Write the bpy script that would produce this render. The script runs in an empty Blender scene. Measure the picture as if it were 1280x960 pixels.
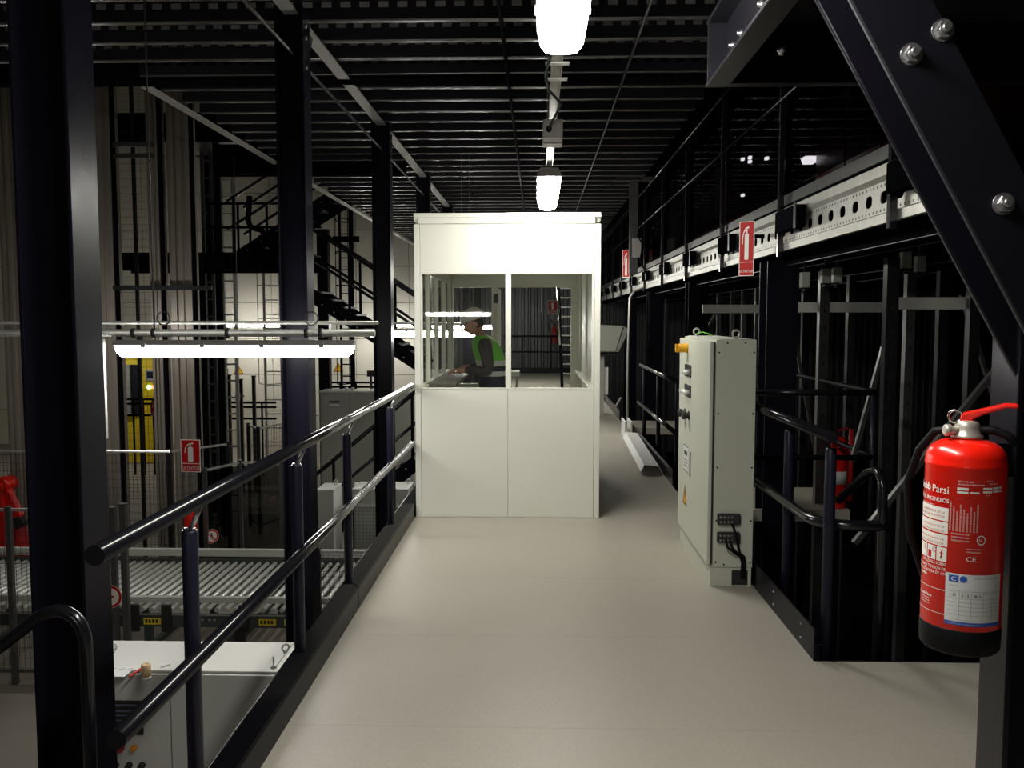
import bpy, bmesh, math, random
from mathutils import Vector, Matrix

random.seed(7)
sc = bpy.context.scene
COL = sc.collection
R = math.radians

# ------------------------------------------------------------------ camera
CAM_H = 1.6
F = 1100.0
YAW = math.atan(32 / F)          # walkway axis lies 32 px right of the picture centre
PITCH = math.atan(82 / F)        # horizon 82 px above the picture centre
cam_d = bpy.data.cameras.new('camera')
cam = bpy.data.objects.new('camera', cam_d)
COL.objects.link(cam)
cam_d.sensor_width = 36.0
cam_d.lens = 36.0 * F / 1280.0
cam_d.clip_start = 0.05
cam_d.clip_end = 200
cam.location = (0, 0, CAM_H)
cam.rotation_euler = (math.pi / 2 - PITCH, 0, YAW)
sc.camera = cam
CAM_M = Matrix.Rotation(YAW, 3, 'Z') @ Matrix.Rotation(math.pi / 2 - PITCH, 3, 'X')

# ------------------------------------------------------------------ world and exposure
w = bpy.data.worlds.new('world')
sc.world = w
w.use_nodes = True
w.node_tree.nodes['Background'].inputs[0].default_value = (0.5, 0.55, 0.7, 1)
w.node_tree.nodes['Background'].inputs[1].default_value = 0.004
sc.view_settings.view_transform = 'Standard'
sc.view_settings.look = 'None'
sc.view_settings.gamma = 1.0
sc.view_settings.exposure = 0.0
sc.view_settings.use_curve_mapping = False
LAMP = 57.0                       # luminance of the walkway fluorescent diffusers
HALL = 46.0                       # luminance of the hall fluorescent diffusers


def P(px, py, Y=None, Z=None, X=None):
    """photograph pixel (1280 x 960) and one known coordinate -> point in the place"""
    d = CAM_M @ Vector(((px - 640) / F, -(py - 480) / F, -1.0))
    if Y is not None:
        t = Y / d.y
    elif Z is not None:
        t = (Z - CAM_H) / d.z
    else:
        t = X / d.x
    return Vector((d.x * t, d.y * t, CAM_H + d.z * t))


# ------------------------------------------------------------------ materials
def mat(name, col, rough=0.5, metal=0.0, spec=0.5, noise=0.0, nscale=20.0, bump=0.0, bscale=60.0, stretch=(1, 1, 1), coat=0.0, speck=None):
    m = bpy.data.materials.new(name)
    m.use_nodes = True
    nt = m.node_tree
    b = nt.nodes['Principled BSDF']
    b.inputs['Base Color'].default_value = (*col, 1)
    b.inputs['Roughness'].default_value = rough
    b.inputs['Metallic'].default_value = metal
    b.inputs['Specular IOR Level'].default_value = spec
    b.inputs['Coat Weight'].default_value = coat
    if noise or bump or speck:
        tc = nt.nodes.new('ShaderNodeTexCoord')
        mp = nt.nodes.new('ShaderNodeMapping')
        mp.inputs['Scale'].default_value = stretch
        nt.links.new(tc.outputs['Object'], mp.inputs[0])
    last = None
    if noise:
        n = nt.nodes.new('ShaderNodeTexNoise')
        n.inputs['Scale'].default_value = nscale
        n.inputs['Detail'].default_value = 5
        nt.links.new(mp.outputs[0], n.inputs['Vector'])
        mx = nt.nodes.new('ShaderNodeMix')
        mx.data_type = 'RGBA'
        mx.inputs['A'].default_value = (*[c * (1 - noise) for c in col], 1)
        mx.inputs['B'].default_value = (*[min(1, c * (1 + noise)) for c in col], 1)
        nt.links.new(n.outputs['Fac'], mx.inputs['Factor'])
        last = mx.outputs['Result']
        rr = nt.nodes.new('ShaderNodeMapRange')
        rr.inputs['To Min'].default_value = max(0.02, rough * 0.75)
        rr.inputs['To Max'].default_value = min(1, rough * 1.25)
        nt.links.new(n.outputs['Fac'], rr.inputs['Value'])
        nt.links.new(rr.outputs[0], b.inputs['Roughness'])
    if speck:
        sn = nt.nodes.new('ShaderNodeTexNoise')
        sn.inputs['Scale'].default_value = speck[0]
        sn.inputs['Detail'].default_value = 2
        nt.links.new(mp.outputs[0], sn.inputs['Vector'])
        cr = nt.nodes.new('ShaderNodeMapRange')
        cr.inputs['From Min'].default_value = 0.52
        cr.inputs['From Max'].default_value = 0.68
        nt.links.new(sn.outputs['Fac'], cr.inputs['Value'])
        m2 = nt.nodes.new('ShaderNodeMix')
        m2.data_type = 'RGBA'
        if last:
            nt.links.new(last, m2.inputs['A'])
        else:
            m2.inputs['A'].default_value = (*col, 1)
        m2.inputs['B'].default_value = (*speck[1], 1)
        nt.links.new(cr.outputs[0], m2.inputs['Factor'])
        last = m2.outputs['Result']
    if last:
        nt.links.new(last, b.inputs['Base Color'])
    if bump:
        bn = nt.nodes.new('ShaderNodeTexNoise')
        bn.inputs['Scale'].default_value = bscale
        nt.links.new(mp.outputs[0], bn.inputs['Vector'])
        bp = nt.nodes.new('ShaderNodeBump')
        bp.inputs['Strength'].default_value = bump
        bp.inputs['Distance'].default_value = 0.002
        nt.links.new(bn.outputs['Fac'], bp.inputs['Height'])
        nt.links.new(bp.outputs[0], b.inputs['Normal'])
    return m


def emit_mat(name, col, strength):
    m = bpy.data.materials.new(name)
    m.use_nodes = True
    b = m.node_tree.nodes['Principled BSDF']
    b.inputs['Base Color'].default_value = (0.8, 0.8, 0.8, 1)
    b.inputs['Emission Color'].default_value = (*col, 1)
    b.inputs['Emission Strength'].default_value = strength
    return m


def glass_mat(name, tint=(1, 1, 1), base=0.05, edge=0.5):
    m = bpy.data.materials.new(name)
    m.use_nodes = True
    nt = m.node_tree
    nt.nodes.remove(nt.nodes['Principled BSDF'])
    out = nt.nodes['Material Output']
    lw = nt.nodes.new('ShaderNodeLayerWeight')
    lw.inputs['Blend'].default_value = 0.5
    pw = nt.nodes.new('ShaderNodeMath')
    pw.operation = 'POWER'
    pw.inputs[1].default_value = 4.0
    ma = nt.nodes.new('ShaderNodeMath')
    ma.operation = 'MULTIPLY_ADD'
    ma.inputs[1].default_value = edge
    ma.inputs[2].default_value = base
    tr = nt.nodes.new('ShaderNodeBsdfTransparent')
    tr.inputs[0].default_value = (*tint, 1)
    gl = nt.nodes.new('ShaderNodeBsdfGlossy')
    gl.inputs['Roughness'].default_value = 0.02
    mx = nt.nodes.new('ShaderNodeMixShader')
    nt.links.new(lw.outputs['Facing'], pw.inputs[0])
    nt.links.new(pw.outputs[0], ma.inputs[0])
    nt.links.new(ma.outputs[0], mx.inputs[0])
    nt.links.new(tr.outputs[0], mx.inputs[1])
    nt.links.new(gl.outputs[0], mx.inputs[2])
    nt.links.new(mx.outputs[0], out.inputs[0])
    return m


M = {}
M['navy'] = mat('navy_paint', (0.0060, 0.0056, 0.0105), 0.3, 0, 0.10, noise=0.15, nscale=6)
M['kerb'] = mat('kerb_gloss_paint', (0.004, 0.004, 0.006), 0.12, 0, 0.025)
M['satin'] = mat('satin_navy_paint', (0.008, 0.0075, 0.012), 0.36, 0, 0.45)
M['gloss'] = mat('gloss_navy_paint', (0.0065, 0.006, 0.010), 0.16, 0, 0.32)
M['post'] = mat('post_navy_paint', (0.013, 0.013, 0.026), 0.32, 0, 0.16)
M['pale'] = mat('pale_guide_rail', (0.68, 0.68, 0.62), 0.42, 0.1)
M['hallgrey'] = mat('hall_cabinet_grey', (0.42, 0.43, 0.37), 0.45)
M['nickel'] = mat('nickel_valve', (0.62, 0.59, 0.52), 0.3, 0.6)
M['rail'] = mat('rail_gloss_paint', (0.008, 0.008, 0.011), 0.2, 0, 0.45, coat=0.15)
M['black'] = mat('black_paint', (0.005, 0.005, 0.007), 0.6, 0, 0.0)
M['rubber'] = mat('black_rubber', (0.006, 0.006, 0.007), 0.55, 0, 0.15)
M['galv'] = mat('galvanised_steel', (0.50, 0.50, 0.47), 0.42, 0.55, 0.5, noise=0.22, nscale=14, stretch=(1, 1, 0.25))
M['galv_dull'] = mat('dull_galvanised_steel', (0.125, 0.125, 0.125), 0.36, 0.6, 0.5, noise=0.3, nscale=8)
M['rack'] = mat('rack_steel', (0.032, 0.033, 0.037), 0.35, 0.6, 0.5, noise=0.3, nscale=8)
M['decklight'] = mat('zinc_deck_sheet', (0.17, 0.165, 0.165), 0.5, 0.2)
M['joistflange'] = mat('zinc_joist_flange', (0.22, 0.215, 0.22), 0.24, 0.8, 0.5, noise=0.3, nscale=4, stretch=(0.3, 1, 1))
M['deck'] = mat('ceiling_deck_steel', (0.020, 0.019, 0.023), 0.42, 0.5, 0.5, noise=0.3, nscale=5)
M['joist'] = mat('joist_steel', (0.026, 0.024, 0.029), 0.35, 0.4, 0.5, noise=0.25, nscale=4, stretch=(0.3, 1, 1))
M['flange'] = mat('zinc_flange', (0.42, 0.41, 0.39), 0.45, 0.3, 0.5, noise=0.2, nscale=8)
M['mast'] = mat('mast_aluminium', (0.33, 0.29, 0.245), 0.36, 0.35, 0.5, noise=0.2, nscale=5, stretch=(3, 3, 0.12))
M['cream'] = mat('cream_panel', (0.80, 0.80, 0.72), 0.38, 0, 0.4, noise=0.015, nscale=3)
M['cream_dark'] = mat('cream_frame', (0.72, 0.71, 0.62), 0.4, 0, 0.4)
M['wallcream'] = mat('hall_wall_cream', (0.78, 0.75, 0.64), 0.6, 0, 0.3, noise=0.04, nscale=1.5)
M['floor'] = mat('walkway_vinyl', (0.452, 0.420, 0.357), 0.42, 0, 0.35, noise=0.07, nscale=2.2, bump=0.15, bscale=220, speck=(330, (0.345, 0.325, 0.27)))
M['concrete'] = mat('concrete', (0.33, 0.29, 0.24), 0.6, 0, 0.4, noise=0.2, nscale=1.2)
M['cabgrey'] = mat('cabinet_light_grey', (0.60, 0.62, 0.53), 0.45, 0, 0.4, noise=0.02, nscale=4, bump=0.2, bscale=300)
M['cabwhite'] = mat('cabinet_white', (0.72, 0.72, 0.68), 0.42, 0, 0.4, noise=0.02, nscale=4)
M['midgrey'] = mat('mid_grey_paint', (0.30, 0.31, 0.27), 0.45)
M['white'] = mat('white_plastic', (0.82, 0.82, 0.80), 0.4)
M['housing'] = mat('lamp_housing_grey', (0.42, 0.40, 0.39), 0.5)
M['red'] = mat('extinguisher_red', (0.80, 0.012, 0.004), 0.25, 0, 0.4, coat=0.2)
M['reddull'] = mat('red_paint', (0.55, 0.02, 0.02), 0.4)
M['signred'] = mat('sign_red', (0.50, 0.008, 0.010), 0.5, 0, 0.2)
M['signwhite'] = mat('sign_white', (0.80, 0.78, 0.72), 0.45)
M['chrome'] = mat('chrome', (0.72, 0.70, 0.66), 0.14, 1.0)
M['bolt'] = mat('zinc_bolt', (0.55, 0.55, 0.56), 0.28, 0.9)
M['yellow'] = mat('safety_yellow', (0.85, 0.42, 0.01), 0.4)
M['lemon'] = mat('machine_yellow', (0.85, 0.62, 0.02), 0.45)
M['orange'] = mat('orange_plastic', (0.85, 0.33, 0.02), 0.4)
M['blue'] = mat('print_blue', (0.03, 0.10, 0.45), 0.5)
M['paper'] = mat('paper_label', (0.74, 0.75, 0.74), 0.6)
M['ink'] = mat('black_ink', (0.02, 0.02, 0.022), 0.6)
M['inkgrey'] = mat('grey_ink', (0.30, 0.29, 0.28), 0.6)
M['roller'] = mat('zinc_roller', (0.78, 0.80, 0.74), 0.36, 0.35)
M['convframe'] = mat('conveyor_frame_green', (0.07, 0.085, 0.08), 0.42, 0.3)
M['corr'] = mat('dark_cladding', (0.10, 0.105, 0.11), 0.38, 0.5, 0.5, noise=0.2, nscale=2)
M['skin'] = mat('skin', (0.42, 0.22, 0.15), 0.5)
M['sleeve'] = mat('charcoal_sleeve', (0.045, 0.038, 0.045), 0.85, noise=0.2, nscale=40)
M['trouser'] = mat('navy_trousers', (0.014, 0.015, 0.035), 0.85, noise=0.2, nscale=40)
M['hivis'] = mat('hi_vis_green', (0.16, 0.55, 0.05), 0.65, noise=0.08, nscale=30)
M['reflective'] = mat('reflective_band', (0.55, 0.55, 0.56), 0.35, 0.2)
M['hat'] = mat('hard_hat_white', (0.62, 0.60, 0.56), 0.35)
M['hair'] = mat('dark_hair', (0.03, 0.022, 0.018), 0.7)
M['screen'] = mat('display_dark', (0.02, 0.025, 0.045), 0.15)
M['screenstripe'] = mat('display_stripe', (0.14, 0.17, 0.24), 0.3)
M['tan'] = mat('tan_roll', (0.62, 0.45, 0.24), 0.6)
M['glass'] = glass_mat('window_glass', (0.99, 1.0, 0.98), 0.03)
M['shelf'] = mat('brown_shelf', (0.10, 0.085, 0.06), 0.5)
M['poly'] = glass_mat('smoked_guard', (0.36, 0.37, 0.36), 0.04)
M['darkpane'] = glass_mat('dark_guard_pane', (0.30, 0.30, 0.32), 0.010, 0.10)
M['reflectglow'] = emit_mat('reflection_glow', (1.0, 0.95, 0.9), 9.0)  # glow for the imitated reflections on the upper mezzanine
M['maroon'] = mat('maroon_panel', (0.10, 0.01, 0.014), 0.3)
M['lamp'] = emit_mat('fluorescent_diffuser', (1.0, 0.975, 0.895), LAMP)
M['hall_lamp'] = emit_mat('hall_fluorescent_diffuser', (1.0, 0.975, 0.93), HALL)
M['led'] = emit_mat('green_led', (0.3, 1.0, 0.4), 4.0)
M['ledred'] = emit_mat('red_led', (1.0, 0.15, 0.05), 3.0)


# ------------------------------------------------------------------ builders
def basis(d):
    d = d.normalized()
    a = Vector((0, 0, 1)) if abs(d.z) < 0.9 else Vector((1, 0, 0))
    u = d.cross(a).normalized()
    return u, d.cross(u).normalized(), d


class MB:
    def __init__(s):
        s.v, s.f, s.s = [], [], []

    def add(s, vs, fs, smooth=False):
        n = len(s.v)
        s.v += [tuple(v) for v in vs]
        s.f += [tuple(i + n for i in f) for f in fs]
        s.s += [smooth] * len(fs)
        return s

    def box(s, x0, x1, y0, y1, z0, z1):
        vs = [(x, y, z) for z in (z0, z1) for y in (y0, y1) for x in (x0, x1)]
        return s.add(vs, [(0, 2, 3, 1), (4, 5, 7, 6), (0, 1, 5, 4), (2, 6, 7, 3), (0, 4, 6, 2), (1, 3, 7, 5)])

    def obox(s, c, ux, uy, uz, sx, sy, sz):
        """oriented box: centre, three axes, three full sizes"""
        c = Vector(c)
        ux, uy, uz = [Vector(a).normalized() for a in (ux, uy, uz)]
        vs = [c + ux * sx * i + uy * sy * j + uz * sz * k for k in (-.5, .5) for j in (-.5, .5) for i in (-.5, .5)]
        fs = [(0, 2, 3, 1), (4, 5, 7, 6), (0, 1, 5, 4), (2, 6, 7, 3), (0, 4, 6, 2), (1, 3, 7, 5)]
        if ux.cross(uy).dot(uz) < 0:
            fs = [f[::-1] for f in fs]
        return s.add(vs, fs)

    def bar(s, p0, p1, wd, ht, up=(0, 0, 1)):
        """rectangular bar from p0 to p1"""
        p0, p1 = Vector(p0), Vector(p1)
        d = (p1 - p0)
        up = Vector(up)
        if abs(d.normalized().dot(up)) > 0.98:
            up = Vector((0, 1, 0))
        side = d.cross(up).normalized()
        upn = side.cross(d).normalized()
        return s.obox((p0 + p1) / 2, d, side, upn, d.length, wd, ht)

    def cyl(s, p0, p1, r, n=12, r2=None, caps=True):
        p0, p1 = Vector(p0), Vector(p1)
        r2 = r if r2 is None else r2
        u, v, d = basis(p1 - p0)
        vs = []
        for p, rr in ((p0, r), (p1, r2)):
            for i in range(n):
                a = 2 * math.pi * i / n
                vs.append(p + u * rr * math.cos(a) + v * rr * math.sin(a))
        s.add(vs, [(i, (i + 1) % n, n + (i + 1) % n, n + i) for i in range(n)], True)
        if caps:
            k = len(s.v) - 2 * n
            s.f += [tuple(range(k + n - 1, k - 1, -1)), tuple(range(k + n, k + 2 * n))]
            s.s += [False, False]
        return s

    def tube(s, path, r, n=10, closed=False):
        pts = [Vector(p) for p in path]
        m = len(pts)
        vs, up = [], None
        for i, p in enumerate(pts):
            if closed:
                d = pts[(i + 1) % m] - pts[i - 1]
            else:
                d = pts[min(i + 1, m - 1)] - pts[max(i - 1, 0)]
            d.normalize()
            if up is None:
                up = basis(d)[0]
            up = (up - d * up.dot(d)).normalized()
            v = d.cross(up)
            for k in range(n):
                a = 2 * math.pi * k / n
                vs.append(p + up * r * math.cos(a) + v * r * math.sin(a))
        fs = []
        for i in range(m if closed else m - 1):
            j = (i + 1) % m
            for k in range(n):
                fs.append((i * n + k, i * n + (k + 1) % n, j * n + (k + 1) % n, j * n + k))
        s.add(vs, fs, True)
        if not closed:
            k = len(s.v) - m * n
            s.f += [tuple(range(k + n - 1, k - 1, -1)), tuple(range(k + (m - 1) * n, k + m * n))]
            s.s += [False, False]
        return s

    def lathe(s, prof, c, n=32, axis=(0, 0, 1), smooth=True):
        """profile [(r, h)...] turned around axis through c"""
        c = Vector(c)
        u, v, d = basis(Vector(axis))
        vs = []
        for r, h in prof:
            for i in range(n):
                a = 2 * math.pi * i / n
                vs.append(c + d * h + (u * math.cos(a) + v * math.sin(a)) * max(r, 1e-4))
        fs = []
        for j in range(len(prof) - 1):
            for i in range(n):
                fs.append((j * n + i, j * n + (i + 1) % n, (j + 1) * n + (i + 1) % n, (j + 1) * n + i))
        s.add(vs, fs, smooth)
        k = len(s.v) - len(prof) * n
        s.f += [tuple(range(k + n - 1, k - 1, -1)), tuple(range(k + (len(prof) - 1) * n, k + len(prof) * n))]
        s.s += [False, False]
        return s

    def prism(s, poly, o, ux, uy, n, depth):
        """polygon in (ux, uy) at o, extruded along n"""
        o, ux, uy, n = Vector(o), Vector(ux), Vector(uy), Vector(n).normalized()
        m = len(poly)
        vs = [o + ux * a + uy * b for a, b in poly] + [o + ux * a + uy * b + n * depth for a, b in poly]
        fs = [tuple(range(m - 1, -1, -1)), tuple(range(m, 2 * m))]
        fs += [(i, (i + 1) % m, m + (i + 1) % m, m + i) for i in range(m)]
        if ux.cross(uy).dot(n) < 0:
            fs = [f[::-1] for f in fs]
        return s.add(vs, fs)

    def text(s, txt, size, fn, depth=0.0, align='LEFT'):
        """letters mapped through fn(u, v) -> point"""
        cu = bpy.data.curves.new('letters', 'FONT')
        cu.body = txt
        cu.size = size
        cu.align_x = align
        cu.resolution_u = 3
        ob = bpy.data.objects.new('letters', cu)
        COL.objects.link(ob)
        dg = bpy.context.evaluated_depsgraph_get()
        dg.update()
        me = ob.evaluated_get(dg).to_mesh()
        vs = [fn(v.co.x, v.co.y) for v in me.vertices]
        fs = [tuple(p.vertices) for p in me.polygons]
        ob.evaluated_get(dg).to_mesh_clear()
        bpy.data.objects.remove(ob)
        bpy.data.curves.remove(cu)
        return s.add(vs, fs)

    def build(s, name, material, parent=None, bevel=0.0, seg=2):
        off = Vector((0, 0, 0))
        p = parent
        while p is not None:
            off += p.location
            p = p.parent
        if parent is None:
            xs = [v[0] for v in s.v]
            ys = [v[1] for v in s.v]
            off = Vector(((min(xs) + max(xs)) / 2, (min(ys) + max(ys)) / 2, min(v[2] for v in s.v)))
        me = bpy.data.meshes.new(name)
        me.from_pydata([(v[0] - off.x, v[1] - off.y, v[2] - off.z) for v in s.v], [], s.f)
        me.polygons.foreach_set('use_smooth', s.s)
        me.update()
        me.materials.append(M[material])
        o = bpy.data.objects.new(name, me)
        COL.objects.link(o)
        if parent is None:
            o.location = off
        else:
            o.parent = parent
        if bevel:
            b = o.modifiers.new('edge', 'BEVEL')
            b.width = bevel
            b.segments = seg
            b.limit_method = 'ANGLE'
            b.angle_limit = R(40)
        return o


def tag(o, label, cat=None, group=None, kind=None):
    if label:
        o['label'] = label
    if cat:
        o['category'] = cat
    if group:
        o['group'] = group
    if kind:
        o['kind'] = kind
    return o


def thing(name, loc, label, cat, group=None, kind=None):
    o = bpy.data.objects.new(name, None)
    COL.objects.link(o)
    o.location = loc
    o.empty_display_size = 0.1
    return tag(o, label, cat, group, kind)


def clone(o, parent, dloc):
    c = o.copy()
    COL.objects.link(c)
    c.parent = parent
    c.location = Vector(o.location) + Vector(dloc)
    return c


def clone_tree(root, dloc, label):
    c = root.copy()
    COL.objects.link(c)
    c.location = Vector(root.location) + Vector(dloc)
    c['label'] = label
    for ch in list(root.children):
        d = ch.copy()
        COL.objects.link(d)
        d.parent = c
        for g in list(ch.children):
            e = g.copy()
            COL.objects.link(e)
            e.parent = d
    return c


def arc(c, r, a0, a1, n, ux, uy):
    c, ux, uy = Vector(c), Vector(ux), Vector(uy)
    return [c + ux * r * math.cos(R(a0 + (a1 - a0) * i / n)) + uy * r * math.sin(R(a0 + (a1 - a0) * i / n)) for i in range(n + 1)]


ORD = ['first', 'second', 'third', 'fourth', 'fifth', 'sixth', 'seventh', 'eighth', 'ninth', 'tenth', 'eleventh', 'twelfth']
LOW = -2.5                          # floor of the hall below the walkway
JB = 3.72                           # underside of the mezzanine joists

# =================================================================== SETTING
# ---- walkway floor: vinyl sheets laid across, one metre each
fl = thing('floor', (0, 10, -0.12), 'raised walkway floor of beige speckled sheets running to the far wall', None, None, 'structure')
MB().box(-1.0, 1.30, -3.0, 26.9, -0.12, -0.012).box(1.30, 3.4, -3.0, 4.05, -0.12, -0.012).build('floor_slab', 'concrete', fl)
y = -2.66
sheet = None
while y < 26.6:
    if sheet is None:
        sheet = MB().box(-0.985, 1.295, y + 0.0006, y + 0.9994, -0.012, 0.0).build('floor_sheet', 'floor', fl)
        y0s = y
    else:
        clone(sheet, fl, (0, y - y0s, 0))
    y += 1.0
side_sheet = None
for yy, y2 in ((-2.66, -1.66), (-1.66, -0.66), (-0.66, 0.34), (0.34, 1.34), (1.34, 2.34), (2.34, 3.34), (3.34, 4.05)):
    MB().box(1.2952, 3.4, yy + 0.0006, y2 - 0.0006, -0.012, 0.0).build('floor_sheet', 'floor', fl)
for nm, ya, yb, lab in (('floor_crosswalk', 7.35, 8.35, 'narrow crosswalk floor reaching into the rack behind the grey cabinet'),
                        ('floor_crosswalk', 12.9, 13.8, 'narrow crosswalk floor beside the far console')):
    o = MB().box(1.36, 2.62, ya, yb, -0.10, -0.002).build(nm, 'floor')
    tag(o, lab, None, None, 'structure')

# ---- lower hall floor, walls, roof
o = MB().box(-22, 1.6, -6, 28.5, LOW - 0.2, LOW).build('floor', 'concrete')
tag(o, 'concrete floor of the hall one storey below the walkway', None, None, 'structure')
o = MB().box(1.6, 12, -6, 28.5, LOW - 0.2, LOW).build('floor', 'black')  # black instead of concrete: shade under the racks put into the colour
tag(o, 'hall floor under the storage racks, coloured black to stand for shade', None, None, 'structure')
wb = thing('wall_back', (-12, 28, LOW), 'cream panelled end wall of the hall', None, None, 'structure')
MB().box(-22, -3.2, 28.06, 28.3, LOW, 9).build('wall_core', 'midgrey', wb)
pan = None
for i in range(7):
    for j in range(10):
        x0, z0 = -22 + i * 2.7, LOW + j * 1.15
        if pan is None:
            pan = MB().box(x0 + 0.008, x0 + 2.692, 28.0, 28.06, z0 + 0.01, z0 + 1.14).build('wall_panel', 'wallcream', wb)
        else:
            clone(pan, wb, (i * 2.7, 0, j * 1.15))
o = MB().box(-22.3, -22, -6, 28.3, LOW, 9).build('wall_left', 'wallcream')
tag(o, 'side wall of the hall', None, None, 'structure')
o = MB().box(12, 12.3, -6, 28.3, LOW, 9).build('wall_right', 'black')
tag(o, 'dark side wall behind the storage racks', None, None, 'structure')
o = MB().box(-22, 12, -6.3, -6, LOW, 9).build('wall_front', 'midgrey')
tag(o, 'wall behind the viewer', None, None, 'structure')
o = MB().box(-22.3, 12.3, -6.3, 28.6, 9, 9.2).build('ceiling_roof', 'deck')
tag(o, 'dark hall roof above everything', None, None, 'structure')
# corrugated dark cladding that ends the walkway
mb = MB()
xx, prof = -3.2, []
while xx < 12:
    prof += [(xx, 27.04), (xx + 0.10, 27.04), (xx + 0.125, 27.0), (xx + 0.175, 27.0)]
    xx += 0.2
n = len(prof)
mb.add([(a, b, LOW) for a, b in prof] + [(a, b, 9) for a, b in prof], [(i, i + 1, n + i + 1, n + i) for i in range(n - 1)])
mb.box(-3.2, 12, 27.06, 27.3, LOW, 9)
o = mb.build('wall_back', 'corr')
tag(o, 'dark ribbed metal wall at the far end of the walkway', None, None, 'structure')

# ---- mezzanine ceiling: slotted steel joists with a deck above
ce = thing('ceiling', (0, 10, JB), 'dark steel mezzanine ceiling of cross joists over the walkway', None, None, 'structure')
MB().box(-9.5, 1.62, -3, 7.85, JB + 0.25, JB + 0.30).box(-3.55, 1.62, 7.85, 26.9, JB + 0.25, JB + 0.30).build('deck_sheet', 'decklight', ce)


def joist_mesh(x0, x1, y, slots):
    mb = MB()
    # bottom flange with rounded heel, lip, top flange
    heel = [(0.0, 0.010)] + [(0.010 - 0.010 * math.cos(R(a)), 0.010 - 0.010 * math.sin(R(a))) for a in (22, 45, 67, 90)] + [(0.050, 0.0), (0.050, 0.016), (0.046, 0.016), (0.046, 0.004), (0.012, 0.004), (0.004, 0.012)]
    fl_ = MB().prism([(a, b) for a, b in heel], (x0, y, JB), (0, 1, 0), (0, 0, 1), (1, 0, 0), x1 - x0)
    mb.box(x0, x1, y, y + 0.07, JB + 0.246, JB + 0.25)
    if not slots:
        mb.box(x0, x1, y, y + 0.004, JB + 0.010, JB + 0.246)
    else:
        mb.box(x0, x1, y, y + 0.004, JB + 0.010, JB + 0.092)
        mb.box(x0, x1, y, y + 0.004, JB + 0.132, JB + 0.246)
        x = x0
        while x < x1:
            mb.box(x, min(x + 0.064, x1), y, y + 0.004, JB + 0.092, JB + 0.132)
            x += 0.136
    return mb, fl_


pitch = 0.463
y = 2.72
jn = 0
src = {}
while y < 26.5:
    wide = y < 7.7
    slots = y < 8.0
    key = (wide, slots)
    if key not in src:
        jm, fm = joist_mesh(-9.5 if wide else -3.5, 1.6, y, slots)
        jo = jm.build('joist', 'joist', ce)
        src[key] = (jo, y, fm.build('joist_flange', 'joistflange', jo))
    else:
        jo = clone(src[key][0], ce, (0, y - src[key][1], 0))
        clone(src[key][2], jo, (0, 0, 0))
    y += pitch
    jn += 1
# deep cross beams carrying the joists
for yb, x0, x1, dz, lab in ((7.86, -9.5, 1.6, 0.02, 'deep cross beam under the joists where the wide ceiling ends'),
                            (12.05, -4.4, -1.8, 0.16, 'deep dark cross beam further along the ceiling')):
    o = MB().box(x0, x1, yb, yb + 0.14, JB - dz, JB + 0.24).box(x0, x1, yb - 0.03, yb + 0.17, JB - dz - 0.012, JB - dz).build('ceiling_beam', 'black', None, 0.004)
    tag(o, lab, None, None, 'structure')
# zinc-flanged beams running along the column line and along the ceiling edge
for xb, ya, yb, wdt, lab in ((-1.70, 3.25, 26.8, 0.10, 'zinc-flanged ceiling beam running along the column row'),
                             (-3.55, 8.05, 26.8, 0.10, 'zinc-flanged edge beam of the ceiling above the hall')):
    st = thing('ceiling_beam', (xb, (ya + yb) / 2, JB - 0.05), lab, None, None, 'structure')
    MB().box(xb - 0.006, xb + 0.006, ya, yb, JB - 0.02, JB + 0.0).build('beam_web', 'navy', st)
    MB().box(xb - wdt / 2, xb + wdt / 2, ya, yb, JB - 0.032, JB - 0.02).build('beam_flange', 'flange', st)

# ---- column row beside the walkway (H sections standing on the hall floor)
COLY = [3.01, 6.1, 9.6, 13.1, 16.6, 21.3, 24.8]
for i, cy in enumerate(COLY):
    st = thing('steel_column', (-1.69, cy + 0.13, LOW), 'dark navy steel column beside the walkway railing, %s of the row' % ('nearest the viewer and first' if i == 0 else ORD[i]), 'column', 'dark columns beside the walkway', 'structure')
    MB().box(-1.614, -1.60, cy, cy + 0.19, LOW, JB).build('flange', 'navy', st, 0.003)
    MB().box(-1.798, -1.784, cy, cy + 0.19, LOW, JB).build('flange', 'navy', st, 0.003)
    MB().box(-1.784, -1.614, cy + 0.09, cy + 0.10, LOW, JB).build('web', 'navy', st)
    MB().box(-1.86, -1.54, cy - 0.05, cy + 0.30, LOW, LOW + 0.02).build('base_plate', 'navy', st)
    # haunch gussets below the joists
    MB().prism([(0, 0), (0.0, -0.55), (0.05, -0.55), (0.42, 0)], (-1.70, cy + 0.19, JB - 0.035), (0, 1, 0), (0, 0, 1), (1, 0, 0), 0.015).build('gusset', 'navy', st)
    if i < 3:
        for zz in (JB - 0.12, JB - 0.2, JB - 0.4):
            MB().cyl((-1.60, cy + 0.06, zz), (-1.588, cy + 0.06, zz), 0.014, 6).build('bolt', 'bolt', st)

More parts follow.
